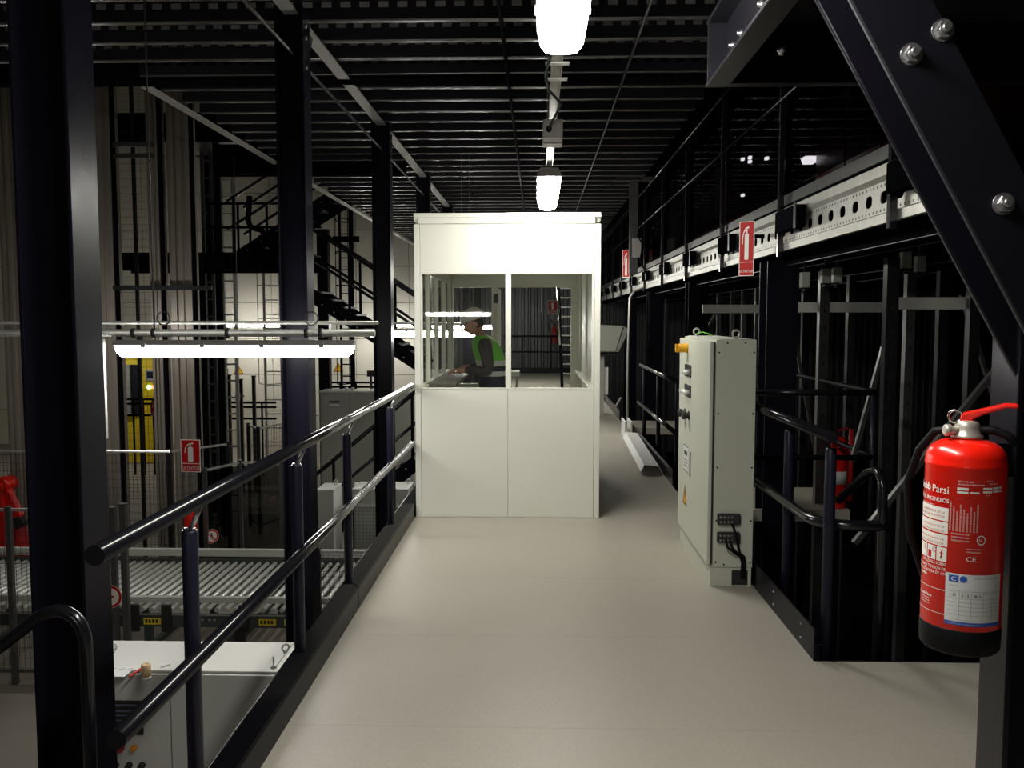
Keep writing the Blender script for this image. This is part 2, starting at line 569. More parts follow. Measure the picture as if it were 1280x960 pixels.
# ---- walkway edge kerbs
kb = thing('trim_kerb', (-1.0, 10, -0.12), 'dark glossy steel kerb along the open hall side of the walkway', None, None, 'structure')
prof = [(-0.985, -0.12), (-0.985, 0.11), (-0.99, 0.125), (-1.045, 0.175), (-1.05, 0.175), (-1.05, 0.17), (-0.997, 0.12), (-0.995, -0.12)]
for a, b in ((0.6, 4.72), (4.73, 9.0), (9.01, 14.0), (14.01, 20.0), (20.01, 26.9)):
    MB().prism(prof, (0, a, 0), (1, 0, 0), (0, 0, 1), (0, 1, 0), b - a).build('kerb_plate', 'kerb', kb, 0.002)
MB().box(-1.06, -0.997, 0.6, 26.9, -0.30, -0.121).build('edge_channel', 'navy', kb)
kr = thing('trim_kerb', (1.31, 10, -0.12), 'dark steel kerb plate along the rack side of the walkway', None, None, 'structure')
for a, b in ((4.06, 7.3), (8.4, 12.85), (13.85, 26.9)):
    MB().box(1.296, 1.306, a, b, -0.12, 0.15).build('kerb_plate', 'navy', kr, 0.002)
    MB().box(1.306, 1.345, a, b, 0.07, 0.076).build('kerb_flange', 'navy', kr)
MB().box(1.30, 3.4, 4.052, 4.066, -0.26, 0.0).build('edge_plate', 'navy', kr)
for yy in (4.25, 4.75):
    for zz in (0.04, 0.11):
        MB().cyl((1.296, yy, zz), (1.288, yy, zz), 0.006, 6).build('bolt', 'bolt', kr)


# =================================================================== LUMINAIRES
def luminaire(label, p0, p1, width, lampmat, group, clips=True, depth=0.085, hang=None, hh=0.058):
    """weatherproof fluorescent batten: grey housing above, clear rounded diffuser below"""
    p0, p1 = Vector(p0), Vector(p1)
    d = (p1 - p0).normalized()
    L = (p1 - p0).length
    side = d.cross(Vector((0, 0, 1))).normalized()
    up = Vector((0, 0, 1))
    c = (p0 + p1) / 2
    t = thing('fluorescent_lamp', c, label, 'lamp', group)
    hw = width / 2

    def ring(s, k, hh):
        sect = [(-1.0, 0.0), (-0.97, -0.35), (-0.88, -0.72), (-0.66, -0.95), (-0.3, -1.0), (0.3, -1.0), (0.66, -0.95), (0.88, -0.72), (0.97, -0.35), (1.0, 0.0)]
        return [p0 + d * s + side * (a * hw * k) + up * (b * hh) for a, b in sect]
    st = [(0.0, 0.72, depth * 0.45), (0.012, 0.86, depth * 0.72), (0.035, 0.95, depth * 0.93), (0.07, 1.0, depth), (L - 0.07, 1.0, depth), (L - 0.035, 0.95, depth * 0.93), (L - 0.012, 0.86, depth * 0.72), (L, 0.72, depth * 0.45)]
    vs, fs = [], []
    for a in st:
        vs += ring(*a)
    m = 10
    for i in range(len(st) - 1):
        for k in range(m - 1):
            fs.append((i * m + k, i * m + k + 1, (i + 1) * m + k + 1, (i + 1) * m + k))
    fs.append(tuple(range(m)))
    fs.append(tuple(range(len(st) * m - 1, (len(st) - 1) * m - 1, -1)))
    MB().add(vs, fs, True).build('diffuser', lampmat, t)
    h = MB()
    hs = [(-1.04, 0.0), (-1.04, hh * 0.35), (-0.72, hh), (0.72, hh), (1.04, hh * 0.35), (1.04, 0.0)]
    h.prism([(a * hw, b) for a, b in hs], p0 - d * 0.012, side, up, d, L + 0.024)
    h.build('housing', 'housing', t, 0.004)
    if hang:
        for s_ in (0.2, L - 0.2):
            q_ = p0 + d * s_
            MB().cyl((q_.x, q_.y, q_.z + 0.055), (q_.x, q_.y, hang), 0.006, 6).build('hanger_rod', 'galv_dull', t)
    if clips:
        for q in range(4):
            s_ = L * (q + 0.5) / 4
            for sg in (-1, 1):
                MB().obox(p0 + d * s_ + side * sg * hw * 1.045 + up * 0.005, d, side, up, 0.03, 0.006, 0.035).build('clip', 'housing', t)
    return t


ZL = 2.42
LX = 0.072
luminaire('glaring fluorescent lamp cut by the top edge of the picture', (LX, 1.18, ZL + 0.085), (LX, 2.87, ZL + 0.085), 0.15, 'lamp', 'walkway lamps')
luminaire('lit fluorescent lamp hanging just in front of the white booth roof', (LX, 5.72, ZL + 0.085), (LX, 6.84, ZL + 0.085), 0.15, 'lamp', 'walkway lamps')
for k, yy in enumerate((10.9, 15.2, 20.0)):
    luminaire('fluorescent lamp over the walkway behind the booth, %s beyond it' % ORD[k], (LX, yy, ZL + 0.085), (LX, yy + 1.6, ZL + 0.085), 0.15, 'lamp', 'walkway lamps', True, 0.085, JB + 0.25)

# strut carrying the walkway lamps, its hanger rods, junction box and cables
t = thing('cable_strut', (LX, 4, ZL + 0.15), 'grey slotted strut channel carrying the walkway lamps', 'strut')
zz = ZL + 0.145
MB().box(LX - 0.021, LX - 0.018, 0.6, 6.95, zz, zz + 0.041).build('channel_side', 'galv', t)
MB().box(LX + 0.018, LX + 0.021, 0.6, 6.95, zz, zz + 0.041).build('channel_side', 'galv', t)
MB().box(LX - 0.018, LX + 0.018, 0.6, 6.95, zz + 0.030, zz + 0.033).build('channel_back', 'galv', t)
for yy in (3.2, 4.9, 6.88):
    MB().cyl((LX, yy, zz + 0.03), (LX, yy, JB + 0.05), 0.005, 6).build('hanger_rod', 'galv', t)
for yy in (3.4, 3.62):
    MB().box(LX - 0.045, LX + 0.045, yy, yy + 0.03, zz - 0.006, zz).build('cable_clip', 'white', t)
t = thing('junction_box', (LX, 4.45, ZL + 0.07), 'small grey junction box on the strut between the two lamps', 'junction box')
zz = ZL + 0.05
MB().box(LX - 0.048, LX + 0.048, 4.33, 4.44, zz, zz + 0.09).build('box_body', 'housing', t, 0.006)
MB().box(LX - 0.05, LX + 0.05, 4.45, 4.56, zz - 0.004, zz + 0.09).build('box_cover', 'housing', t, 0.006)
MB().lathe([(0.014, 0), (0.014, 0.02), (0.009, 0.022), (0.009, 0.03)], (LX - 0.02, 4.332, zz + 0.04), 12, (0, -1, 0)).build('cable_gland', 'black', t)
t = thing('lamp_cable', (LX, 3.5, ZL + 0.12), 'thin dark cable looping from the near lamp to the junction box', 'cable')
pts = [(LX + 0.005, 2.90, ZL + 0.12), (LX + 0.015, 2.95, ZL + 0.115), (LX - 0.02, 3.2, ZL + 0.13), (LX - 0.045, 3.45, ZL + 0.115), (LX - 0.03, 3.75, ZL + 0.13), (LX + 0.03, 3.95, ZL + 0.12), (LX + 0.01, 4.15, ZL + 0.12), (LX - 0.02, 4.30, ZL + 0.09)]
MB().tube(pts, 0.006, 6).build('cable', 'rubber', t)
for xx, zz, mt, r, lab in ((-0.263, JB - 0.03, 'navy', 0.014, 'thin dark pipe under the ceiling left of the walkway lamps'),
                           (0.745, JB - 0.03, 'galv_dull', 0.011, 'thin grey conduit under the ceiling right of the walkway lamps'),
                           (-1.70, 3.43, 'galv_dull', 0.012, 'thin grey rod running from column head to column head')):
    o = MB().cyl((xx, 2.6, zz), (xx, 26.8, zz), r, 8).build('ceiling_pipe', mt)
    tag(o, lab, 'pipe')

# hall lamps, hung across below walkway eye level
hl = [((-2.66, 5.5, 1.43), (-1.16, 5.5, 1.43), 'long lit fluorescent lamp hanging across the hall beside the nearest column'),
      ((-2.28, 11.6, 1.43), (-0.80, 11.6, 1.43), 'lit hall lamp seen between third column and white booth'),
      ((-2.47, 20.6, 1.43), (-1.0, 20.6, 1.43), 'hall lamp seen through the booth window behind the worker'),
      ((-9.8, 26.7, 1.42), (-7.7, 26.7, 1.42), 'hall lamp high behind the caged ladder near the end wall'),
      ((-5.7, 26.7, 1.42), (-3.7, 26.7, 1.42), 'hall lamp near the end wall behind the dark stair flight'),
      ((-13.2, 22.5, 1.42), (-11.3, 22.5, 1.42), 'hall lamp near the end wall by the yellow machine'),
      ((-6.95, 11.6, 1.43), (-5.85, 11.6, 1.43), 'added unseen hall lamp behind the nearest column, brightening conveyor and masts'),  # added out of sight to brighten the conveyor and masts
      ((-2.3, -4.0, 1.72), (-0.95, -4.0, 1.72), 'hall lamp mirrored in the booth window glass')]
for a, b, lab in hl:
    luminaire(lab, a, b, 0.105, 'hall_lamp', 'hall lamps', True, 0.075, None if a[1] == 5.5 else (JB + 0.25 if -3.5 < a[0] and a[1] > 0 else 9.0), 0.034)

# pipe rack that carries the first hall lamps
t = thing('lamp_rail', (-3.5, 5.5, 1.5), 'galvanised pipe rail carrying the long hall lamp across the columns', 'pipe rail')
MB().cyl((-9.0, 5.5, 1.508), (-1.02, 5.5, 1.508), 0.024, 12).build('rail_pipe', 'galv', t)
MB().cyl((-9.0, 5.62, 1.572), (-1.02, 5.62, 1.572), 0.012, 8).build('conduit', 'galv', t)
for xx in (-3.2, -2.55, -2.42, -1.95, -1.45, -1.36):
    MB().cyl((xx - 0.012, 5.5, 1.508), (xx + 0.012, 5.5, 1.508), 0.031, 12).build('pipe_clamp', 'galv_dull', t)
for xx in (-2.36, -1.42):
    MB().tube(arc((xx, 5.5, 1.60), 0.042, 0, 360, 18, (1, 0, 0), (0, 0, 1))[:-1], 0.004, 6, True).build('hanger_ring', 'galv_dull', t)
for xx in (-2.5, -1.3):
    MB().box(xx - 0.012, xx + 0.012, 5.485, 5.515, 1.464, 1.486).build('lamp_hook', 'galv_dull', t)
for xx in (-8.5, -5.2, -2.42):
    MB().cyl((xx, 5.5, 1.54), (xx, 5.5, JB), 0.005, 6).build('hanger_rod', 'galv_dull', t)
t = thing('conduit_drop', (-2.68, 5.46, 0.8), 'white conduit dropping from the pipe rail beside the nearest column', 'conduit')
a, b = P(123, 424, Y=5.46), P(131, 548, Y=5.46)
MB().cyl((b.x, 5.46, b.z), (b.x, 5.46, a.z), 0.021, 10).build('conduit_pipe', 'white', t)
c0, c1 = P(129, 564, Y=5.46), P(212, 563, Y=5.46)
MB().tube([(b.x - 0.015, 5.46, b.z), (b.x - 0.015, 5.46, c0.z + 0.02), (b.x, 5.46, c0.z), (c1.x, 5.46, c0.z)], 0.0085, 8).build('elbow_pipe', 'white', t)

t = thing('lamp_rail', (-2.5, 11.6, 1.5), 'galvanised pipe carrying the hall lamp between third column and booth', 'pipe rail')
MB().cyl((-4.2, 11.66, 1.535), (-0.75, 11.66, 1.535), 0.02, 10).build('rail_pipe', 'galv', t)
for xx in (-4.0, -0.9):
    MB().cyl((xx, 11.66, 1.54), (xx, 11.66, JB), 0.005, 6).build('hanger_rod', 'galv_dull', t)

# =================================================================== WALKWAY RAILINGS
RX = -1.0
t = thing('railing', (RX, 4, 0), 'dark tubular railing along the hall side of the walkway before the booth', 'railing', 'walkway railings')
u0, u1 = P(118, 697, X=RX), None
MB().cyl((RX, u0.y, 1.065), (RX, 6.95, 1.065), 0.024, 16).build('top_rail', 'rail', t)
MB().cyl((RX, P(145, 925, X=RX).y, 0.60), (RX, 6.95, 0.60), 0.024, 16).build('knee_rail', 'rail', t)
for px in (228, 377, 432, 487):
    yy = RX * 1.03 * F / (px - 672)
    if px == 377:
        yy = 3.72
    po = MB().lathe([(0.024, -0.12), (0.024, 0.965), (0.022, 0.972)], (RX - 0.035, yy, 0), 14).build('post', 'post', t)
    MB().cyl((RX - 0.035, yy, 0.965), (RX, yy, 1.045), 0.008, 8).build('rail_bracket', 'bolt', t)
    for sg in (-1, 1):
        MB().cyl((RX - 0.035 + sg * 0.012, yy, 0.972), (RX - 0.035 + sg * 0.012, yy, 0.979), 0.007, 8).build('cap_screw', 'bolt', po)
# stair handrail at the near end
a = P(-30, 832, Y=2.7)
b = P(38, 779, Y=2.7)
tp = P(70, 762, Y=2.7)
c = P(110, 810, Y=2.7)
e = P(116, 1100, Y=2.7)
path = [a + (a - b) * 3, a, b]
path += [P(50, 770, Y=2.7), P(60, 765.5, Y=2.7), P(72, 763, Y=2.7), P(84, 765.5, Y=2.7), P(94, 772, Y=2.7), P(102, 783, Y=2.7), P(106.5, 797, Y=2.7), P(108, 813, Y=2.7)]
low = P(108, 813, Y=2.7)
path += [(low.x, 2.7, 0.3), (low.x, 2.7, -0.12)]
t = thing('stair_handrail', (low.x, 2.7, -0.12), 'dark handrail bending down over its end at the bottom left corner', 'handrail')
MB().tube(path, 0.021, 14).build('bent_tube', 'rail', t)
MB().cyl((a.x - 0.5, 2.7, LOW), (a.x - 0.5, 2.7, (a + (a - b) * 3.2).z - 0.1), 0.02, 10).build('post', 'post', t)

# rack side railing: before the cabinet
QX = 1.33
t = thing('railing', (QX, 5.5, 0), 'dark tubular railing right of the grey cabinet with a bent end', 'railing', 'walkway railings')
MB().cyl((QX, 3.98, 1.065), (QX, 7.3, 1.065), 0.026, 16).build('top_rail', 'rail', t)
pts = [(QX, 7.3, 0.62), (QX, 4.35, 0.62)] + [(QX + 0.2 - 0.2 * math.cos(R(q)), 4.35 - 0.2 * math.sin(R(q)), 0.62) for q in (20, 40, 60, 80, 90)] + [(QX + 0.33, 4.15, 0.62)]
MB().tube(pts, 0.026, 14).build('knee_rail', 'rail', t)
for yy in (4.10, 4.78, 6.4):
    MB().lathe([(0.026, -0.1), (0.026, 0.99), (0.02, 1.0)], (QX + 0.035, yy, 0), 14).build('post', 'post', t)
pts = [(QX + 0.30, 4.15, -0.2), (QX + 0.30, 4.15, 0.78)] + [(QX + 0.30, 4.15 + 0.09 - 0.09 * math.cos(R(q)), 0.78 + 0.09 * math.sin(R(q))) for q in (20, 45, 70, 90)] + [(QX + 0.30, 4.35, 0.84), (QX + 0.30, 4.75, 0.62)]
MB().tube(pts, 0.022, 12).build('bent_tube', 'rail', t)
t = thing('railing', (QX, 10, 0), 'dark tubular railing beyond the grey cabinet beside the white sheet profile', 'railing', 'walkway railings')
MB().cyl((QX, 8.4, 1.0), (QX, 11.4, 1.0), 0.024, 12).build('top_rail', 'rail', t)
MB().cyl((QX, 8.4, 0.5), (QX, 11.6, 0.5), 0.024, 12).build('knee_rail', 'rail', t)
for yy in (8.55, 9.9, 11.2):
    MB().lathe([(0.024, -0.1), (0.024, 0.98), (0.02, 0.985)], (QX + 0.03, yy, 0), 12).build('post', 'post', t)
# crosswalk railing with corner
t = thing('railing', (2.0, 6.4, 0), 'black railing at the crosswalk edge by the slender red extinguisher', 'railing', 'walkway railings')
MB().tube([(1.4, 6.35, 1.07), (2.38, 6.35, 1.07), (2.43, 6.40, 1.07), (2.43, 11.0, 1.07)], 0.023, 12).build('top_rail', 'rail', t)
MB().tube([(1.4, 6.35, 0.6), (2.38, 6.35, 0.6), (2.43, 6.40, 0.6), (2.43, 11.0, 0.6)], 0.02, 10).build('knee_rail', 'navy', t)
for x_, y_ in ((1.45, 6.35), (2.43, 6.4), (2.43, 9.0)):
    MB().cyl((x_, y_, -0.3), (x_, y_, 1.05), 0.02, 10).build('post', 'post', t)
# far railing in front of the ribbed wall
t = thing('railing', (0, 25.8, 0), 'black railing in front of the ribbed far wall seen through the booth', 'railing', 'walkway railings')
MB().cyl((-1.0, 25.8, 1.08), (1.3, 25.8, 1.08), 0.03, 10).build('top_rail', 'navy', t)
MB().cyl((-1.0, 25.8, 0.62), (1.3, 25.8, 0.62), 0.03, 10).build('knee_rail', 'navy', t)
MB().box(-1.0, 1.3, 25.8, 25.82, 0.0, 0.16).build('toe_board', 'navy', t)
for xx in (-0.95, -0.45, 0.4, 1.2):
    MB().cyl((xx, 25.83, 0), (xx, 25.83, 1.08), 0.025, 10).build('post', 'post', t)

# =================================================================== CONTROL BOOTH
BY0, BY1 = 6.98, 9.62
BX0, BX1 = -0.978, 0.495
BT = 2.425
WZ0, WZ1 = 1.04, 1.955
t = booth = thing('control_booth', (-0.24, 8.6, 0), 'white panelled control booth with two front windows standing on the walkway', 'booth')
wt = 0.045


def bp(name, x0, x1, y0, y1, z0, z1, m='cream', bev=0.003, par=None):
    return MB().box(x0, x1, y0, y1, z0, z1).build(name, m, par or booth, bev)


bp('booth_floor', BX0 + 0.03, BX1 - 0.03, BY0 + 0.03, BY1 - 0.03, 0.0, 0.03, 'floor', 0)
bp('roof', BX0 + 0.01, BX1 - 0.01, BY0 + 0.02, BY1 - 0.01, BT - 0.075, BT - 0.03, 'cream', 0.003)
# front wall
for xa, xb in ((BX0, BX0 + 0.045), (BX1 - 0.045, BX1)):
    bp('corner_post', xa, xb, BY0, BY0 + 0.05, 0.0, BT - 0.085)
    bp('corner_post', xa, xb, BY1 - 0.05, BY1, 0.0, BT - 0.085)
mid = -0.237
bp('wall_panel', BX0 + 0.048, mid - 0.001, BY0 + 0.004, BY0 + wt, 0.006, WZ0 - 0.006)
bp('wall_panel', mid + 0.001, BX1 - 0.048, BY0 + 0.004, BY0 + wt, 0.006, WZ0 - 0.006)
bp('header_panel', BX0 + 0.048, BX1 - 0.048, BY0 + 0.004, BY0 + wt, WZ1 + 0.003, BT - 0.085)
bp('base_rail', BX0 + 0.046, BX1 - 0.046, BY0 + 0.006, BY0 + wt, 0.0, 0.006)
# roof edge trim: two lengths lapped near the middle, short of the corners below
bp('roof_trim', BX0, -0.25, BY0 - 0.012, BY0 + 0.03, BT - 0.035, BT)
bp('roof_trim', -0.25, BX1, BY0 - 0.018, BY0 + 0.03, BT - 0.035, BT + 0.002)
bp('roof_trim', BX0 + 0.035, BX1 - 0.045, BY0 - 0.010, BY0 + 0.03, BT - 0.083, BT - 0.036)
bp('roof_trim', BX0, BX0 + 0.03, BY0, BY1, BT - 0.06, BT)
bp('roof_trim', BX1 - 0.03, BX1, BY0 + 0.03, BY1, BT - 0.06, BT)
bp('roof_trim', BX0, BX1, BY1 - 0.03, BY1, BT - 0.06, BT)
bp('roof_screw', BX0 - 0.004, BX0, BY0 + 0.01, BY0 + 0.02, BT - 0.12, BT - 0.11, 'bolt', 0)
# front windows
for k, (xa, xb) in enumerate(((BX0 + 0.062, mid - 0.018), (mid + 0.026, BX1 - 0.066))):
    fr = thing('window_frame', (0, 0, 0), None, None)
    fr.location = (0, 0, 0)
    m2 = MB()
    xl = BX0 + 0.048 if k == 0 else mid + 0.004
    xr = mid + 0.004 if k == 0 else BX1 - 0.048
    m2.box(xl, xa, BY0 + 0.002, BY0 + wt, WZ0 - 0.004, WZ1 + 0.002)
    m2.box(xb, xr, BY0 + 0.002, BY0 + wt, WZ0 - 0.004, WZ1 + 0.002)
    m2.box(xa, xb, BY0 + 0.002, BY0 + wt, WZ0 - 0.004, WZ0 + 0.008)
    m2.box(xa, xb, BY0 + 0.002, BY0 + wt, WZ1 - 0.006, WZ1 + 0.002)
    bpy.data.objects.remove(fr)
    f_ = m2.build('window_frame', 'cream', booth)
    MB().box(xa, xb, BY0 + 0.020, BY0 + 0.026, WZ0 + 0.008, WZ1 - 0.006).build('pane', 'glass', f_)


def side_wall(x0, x1, panes, inner):
    """side wall with a row of windows between posts"""
    bp('wall_panel', x0, x1, BY0 + 0.05, BY1 - 0.05, 0.0, WZ0 - 0.01)
    bp('header_panel', x0, x1, BY0 + 0.05, BY1 - 0.05, WZ1 + 0.02, BT - 0.085)
    bp('sill', x0 - 0.0 if inner > 0 else x0 - 0.03, x1 + (0.03 if inner > 0 else 0.0), BY0 + 0.06, BY1 - 0.06, WZ0 - 0.01, WZ0 + 0.012, 'cream_dark')
    ys = [BY0 + 0.05 + (BY1 - BY0 - 0.10) * q / panes for q in range(panes + 1)]
    for q, yy in enumerate(ys):
        bp('window_post', x0, x1, max(BY0 + 0.05, yy - 0.028), min(BY1 - 0.05, yy + 0.028), WZ0 + 0.012, WZ1 + 0.02, 'cream')
    for q in range(panes):
        MB().box((x0 + x1) / 2 - 0.003, (x0 + x1) / 2 + 0.003, ys[q] + 0.028, ys[q + 1] - 0.028, WZ0 + 0.012, WZ1 + 0.02).build('pane', 'glass', booth)


side_wall(BX0 + 0.002, BX0 + 0.042, 4, 1)
# far side wall: solid ribbed panels with a low ledge
bp('wall_panel', BX1 - 0.042, BX1 - 0.002, BY0 + 0.05, BY0 + 1.10, 0.0, BT - 0.085)
bp('wall_panel', BX1 - 0.042, BX1 - 0.002, BY0 + 1.104, BY0 + 2.2, 0.0, BT - 0.085)
bp('wall_panel', BX1 - 0.042, BX1 - 0.002, BY0 + 2.204, BY1 - 0.05, 0.0, BT - 0.085)
for yy in (BY0 + 1.10, BY0 + 2.2):
    bp('joint_strip', BX1 - 0.06, BX1 - 0.043, yy - 0.03, yy + 0.03, 0.03, BT - 0.09, 'cream_dark')
bp('ledge', BX1 - 0.09, BX1 - 0.043, BY0 + 0.1, BY0 + 2.5, 1.02, 1.05, 'cream_dark')
# back wall: window on one half, open doorway on the other
bp('header_panel', BX0 + 0.046, BX1 - 0.046, BY1 - 0.045, BY1 - 0.004, WZ1 - 0.02, BT - 0.085)
bp('wall_panel', BX0 + 0.046, -0.44, BY1 - 0.045, BY1 - 0.004, 0.0, WZ0 - 0.15)
bp('window_post', BX0 + 0.046, BX0 + 0.062, BY1 - 0.045, BY1 - 0.004, WZ0 - 0.15, WZ1 - 0.02)
bp('door_post', -0.50, -0.44, BY1 - 0.045, BY1 - 0.004, WZ0 - 0.15, WZ1 - 0.02)
MB().box(BX0 + 0.062, -0.50, BY1 - 0.027, BY1 - 0.021, WZ0 - 0.15, WZ1 - 0.02).build('pane', 'glass', booth)
bp('door_post', 0.36, BX1 - 0.046, BY1 - 0.045, BY1 - 0.004, 0.0, WZ1 - 0.02)
dr = bp('door', -0.435, -0.40, BY1 - 0.85, BY1 - 0.05, 0.035, WZ1 - 0.05, 'cream_dark')
MB().box(-0.44, -0.395, BY1 - 0.852, BY1 - 0.842, 1.75, 1.84).build('latch', 'ink', dr)
MB().box(-0.44, -0.395, BY1 - 0.852, BY1 - 0.842, 0.98, 1.1).build('latch', 'ink', dr)
cord = tag(MB().cyl((0.035, 9.0, 1.66), (0.05, 9.0, BT - 0.075), 0.003, 6).build('pull_cord', 'white'), 'thin pale cord hanging from the booth roof inside the wide window', 'cord')
# work shelf along the window inside
t = thing('work_shelf', (-0.82, 8.5, 0.03), 'narrow cream work shelf under the booth side windows', 'shelf')
MB().box(-0.93, -0.68, 7.3, 9.4, 1.03, 1.055).build('shelf_board', 'shelf', t, 0.003)
for yy in (7.45, 8.35, 9.25):
    MB().prism([(0, 0), (0.2, 0), (0, -0.25)], (-0.93, yy, 1.03), (1, 0, 0), (0, 0, 1), (0, 1, 0), 0.02).build('bracket', 'cream_dark', t)
# white stool near the doorway
sx, sy = P(640, 455, Y=9.25).x - 0.09, 9.25
t = thing('stool', (sx, sy, 0.03), 'white stool standing inside the booth by the doorway', 'stool')
MB().box(sx - 0.17, sx + 0.17, sy - 0.17, sy + 0.17, 1.0, 1.05).build('seat', 'white', t, 0.01)
for a in (-1, 1):
    for b in (-1, 1):
        MB().cyl((sx + a * 0.15, sy + b * 0.15, 0.03), (sx + a * 0.14, sy + b * 0.14, 1.0), 0.012, 8).build('leg', 'chrome', t)
for b in (-1, 1):
    MB().cyl((sx - 0.15, sy + b * 0.15, 0.4), (sx + 0.15, sy + b * 0.15, 0.4), 0.009, 8).build('stretcher', 'chrome', t)
    MB().cyl((sx - 0.146, sy + b * 0.147, 0.75), (sx + 0.146, sy + b * 0.147, 0.75), 0.009, 8).build('stretcher', 'chrome', t)

# =================================================================== PERSON AT THE SHELF
PY = 8.35
FZ = 0.03


def skin_mesh(chains, levels=1):
    """chains of (point, radius); returns evaluated verts and faces"""
    vs, es, rs, roots = [], [], [], []
    idx = {}
    for ch in chains:
        prev = None
        for p, r in ch:
            key = tuple(round(q, 4) for q in p)
            if key not in idx:
                idx[key] = len(vs)
                vs.append(p)
                rs.append(r)
                if prev is None:
                    roots.append(idx[key])
            i = idx[key]
            if prev is not None:
                es.append((prev, i))
            prev = i
    me = bpy.data.meshes.new('skeleton')
    me.from_pydata(vs, es, [])
    ob = bpy.data.objects.new('skeleton', me)
    COL.objects.link(ob)
    ob.modifiers.new('skin', 'SKIN').use_smooth_shade = True
    sl = me.skin_vertices[0].data
    for i, r in enumerate(rs):
        sl[i].radius = r if isinstance(r, tuple) else (r, r)
        sl[i].use_root = i in roots
    su = ob.modifiers.new('sub', 'SUBSURF')
    su.levels = su.render_levels = levels
    dg = bpy.context.evaluated_depsgraph_get()
    dg.update()
    ev = ob.evaluated_get(dg).to_mesh()
    out = ([v.co.copy() for v in ev.vertices], [tuple(p.vertices) for p in ev.polygons])
    ob.evaluated_get(dg).to_mesh_clear()
    bpy.data.objects.remove(ob)
    bpy.data.meshes.remove(me)
    return out


def pt(f, s, z):
    """f forward (towards the shelf), s to the person's near side, z height"""
    return (-0.42 - f, PY - s, z)


per = thing('person', (-0.42, PY, FZ), 'worker in green high-visibility vest and white hard hat leaning over the booth shelf', 'person')
pel, bel, che, nec = pt(0.0, 0, 0.94), pt(0.02, 0, 1.10), pt(0.07, 0, 1.28), pt(0.11, 0, 1.42)
chains = [[(pel, (0.15, 0.10)), (bel, (0.14, 0.095)), (che, (0.16, 0.11)), (nec, 0.06), (pt(0.15, 0, 1.49), 0.05)]]
for sg in (-1, 1):
    sh, el, wr = pt(0.07, 0.19 * sg, 1.365), pt(0.03, 0.255 * sg, 1.11), pt(0.27, 0.20 * sg, 1.125)
    chains.append([(che, (0.16, 0.11)), (sh, 0.062), (el, 0.045), (wr, 0.031), (pt(0.335, 0.185 * sg, 1.105), (0.036, 0.02))])
    hip, kn, an = pt(-0.01, 0.10 * sg, 0.88), pt(0.03, 0.11 * sg, 0.50), pt(-0.02, 0.11 * sg, 0.12)
    chains.append([(pel, (0.15, 0.10)), (hip, 0.092), (kn, 0.058), (an, 0.042), (pt(0.11, 0.12 * sg, 0.07), 0.036)])
    # five separate fingers rooted in the palm, curled on to the shelf
    for q, (off, ln, r) in enumerate(((-0.030, 0.070, 0.0085), (-0.010, 0.082, 0.009), (0.010, 0.078, 0.009), (0.029, 0.062, 0.008))):
        b0 = (0.345, 0.185 * sg + off, 1.105)
        chains.append([(pt(b0[0], b0[1], 1.107), r), (pt(b0[0] + ln * 0.4, b0[1] + off * 0.15, 1.108), r), (pt(b0[0] + ln * 0.75, b0[1] + off * 0.25, 1.092), r * 0.92), (pt(b0[0] + ln * 0.92, b0[1] + off * 0.3, 1.068), r * 0.8)])
    chains.append([(pt(0.30, 0.185 * sg - 0.03 * sg, 1.105), 0.011), (pt(0.335, 0.185 * sg - 0.062 * sg, 1.098), 0.0105), (pt(0.368, 0.185 * sg - 0.07 * sg, 1.08), 0.009)])
vs, fs = skin_mesh(chains)
body = MB().add(vs, fs, True)
# head with brow, nose, lips, chin and ears, tipped towards the hands
hc = Vector(pt(0.185, 0, 1.553))
tilt = Matrix.Rotation(R(-24), 3, 'Y')
hv, hf, NU, NV = [], [], 28, 20
for j in range(NV + 1):
    th = math.pi * j / NV
    for i in range(NU):
        ph = 2 * math.pi * i / NU
        x, yv, z = -math.sin(th) * math.cos(ph), math.sin(th) * math.sin(ph), math.cos(th)
        X_, Y_, Z_ = x * 0.098, yv * 0.074, z * 0.118
        fr_ = max(0.0, -x)
        if z < -0.15:
            Y_ *= 1 - 0.30 * (-z - 0.15)
            if x > 0:
                X_ *= 1 - 0.25 * (-z - 0.15)
        if abs(yv) < 0.30 and fr_ > 0.6:
            k = 1 - abs(yv) / 0.30
            if -0.32 < z < 0.06:
                X_ -= 0.026 * k * (1 - abs((z + 0.2) / 0.26)) if abs(z + 0.2) < 0.26 else 0
            if abs(z + 0.48) < 0.08:
                X_ -= 0.006 * k
            if z < -0.62:
                X_ -= 0.010 * k
        if fr_ > 0.5 and abs(z - 0.10) < 0.09 and 0.15 < abs(yv) < 0.62:
            X_ += 0.007
        hv.append(hc + tilt @ Vector((X_, Y_, Z_)))
for j in range(NV):
    for i in range(NU):
        hf.append((j * NU + i, (j + 1) * NU + i, (j + 1) * NU + (i + 1) % NU, j * NU + (i + 1) % NU))
body.add(hv, hf, True)
for sg in (-1, 1):
    ec = hc + tilt @ Vector((0.012, 0.074 * sg, -0.012))
    body.lathe([(0.004, -0.006), (0.026, -0.005), (0.030, 0.002), (0.022, 0.008), (0.004, 0.009)], ec, 12, tilt @ Vector((0.25, sg, 0)))
body.build('body', 'skin', per)
for sg in (-1, 1):
    MB().lathe([(0.001, -0.011), (0.008, -0.008), (0.011, 0), (0.008, 0.008), (0.001, 0.011)], hc + tilt @ Vector((-0.081, 0.032 * sg, 0.012)), 10).build('eye', 'white', per)
# hair at the nape
MB().lathe([(0.060, -0.065), (0.076, -0.03), (0.080, 0.01)], hc + tilt @ Vector((0.026, 0, 0.01)), 18, tilt @ Vector((0, 0, 1))).build('hair', 'hair', per)


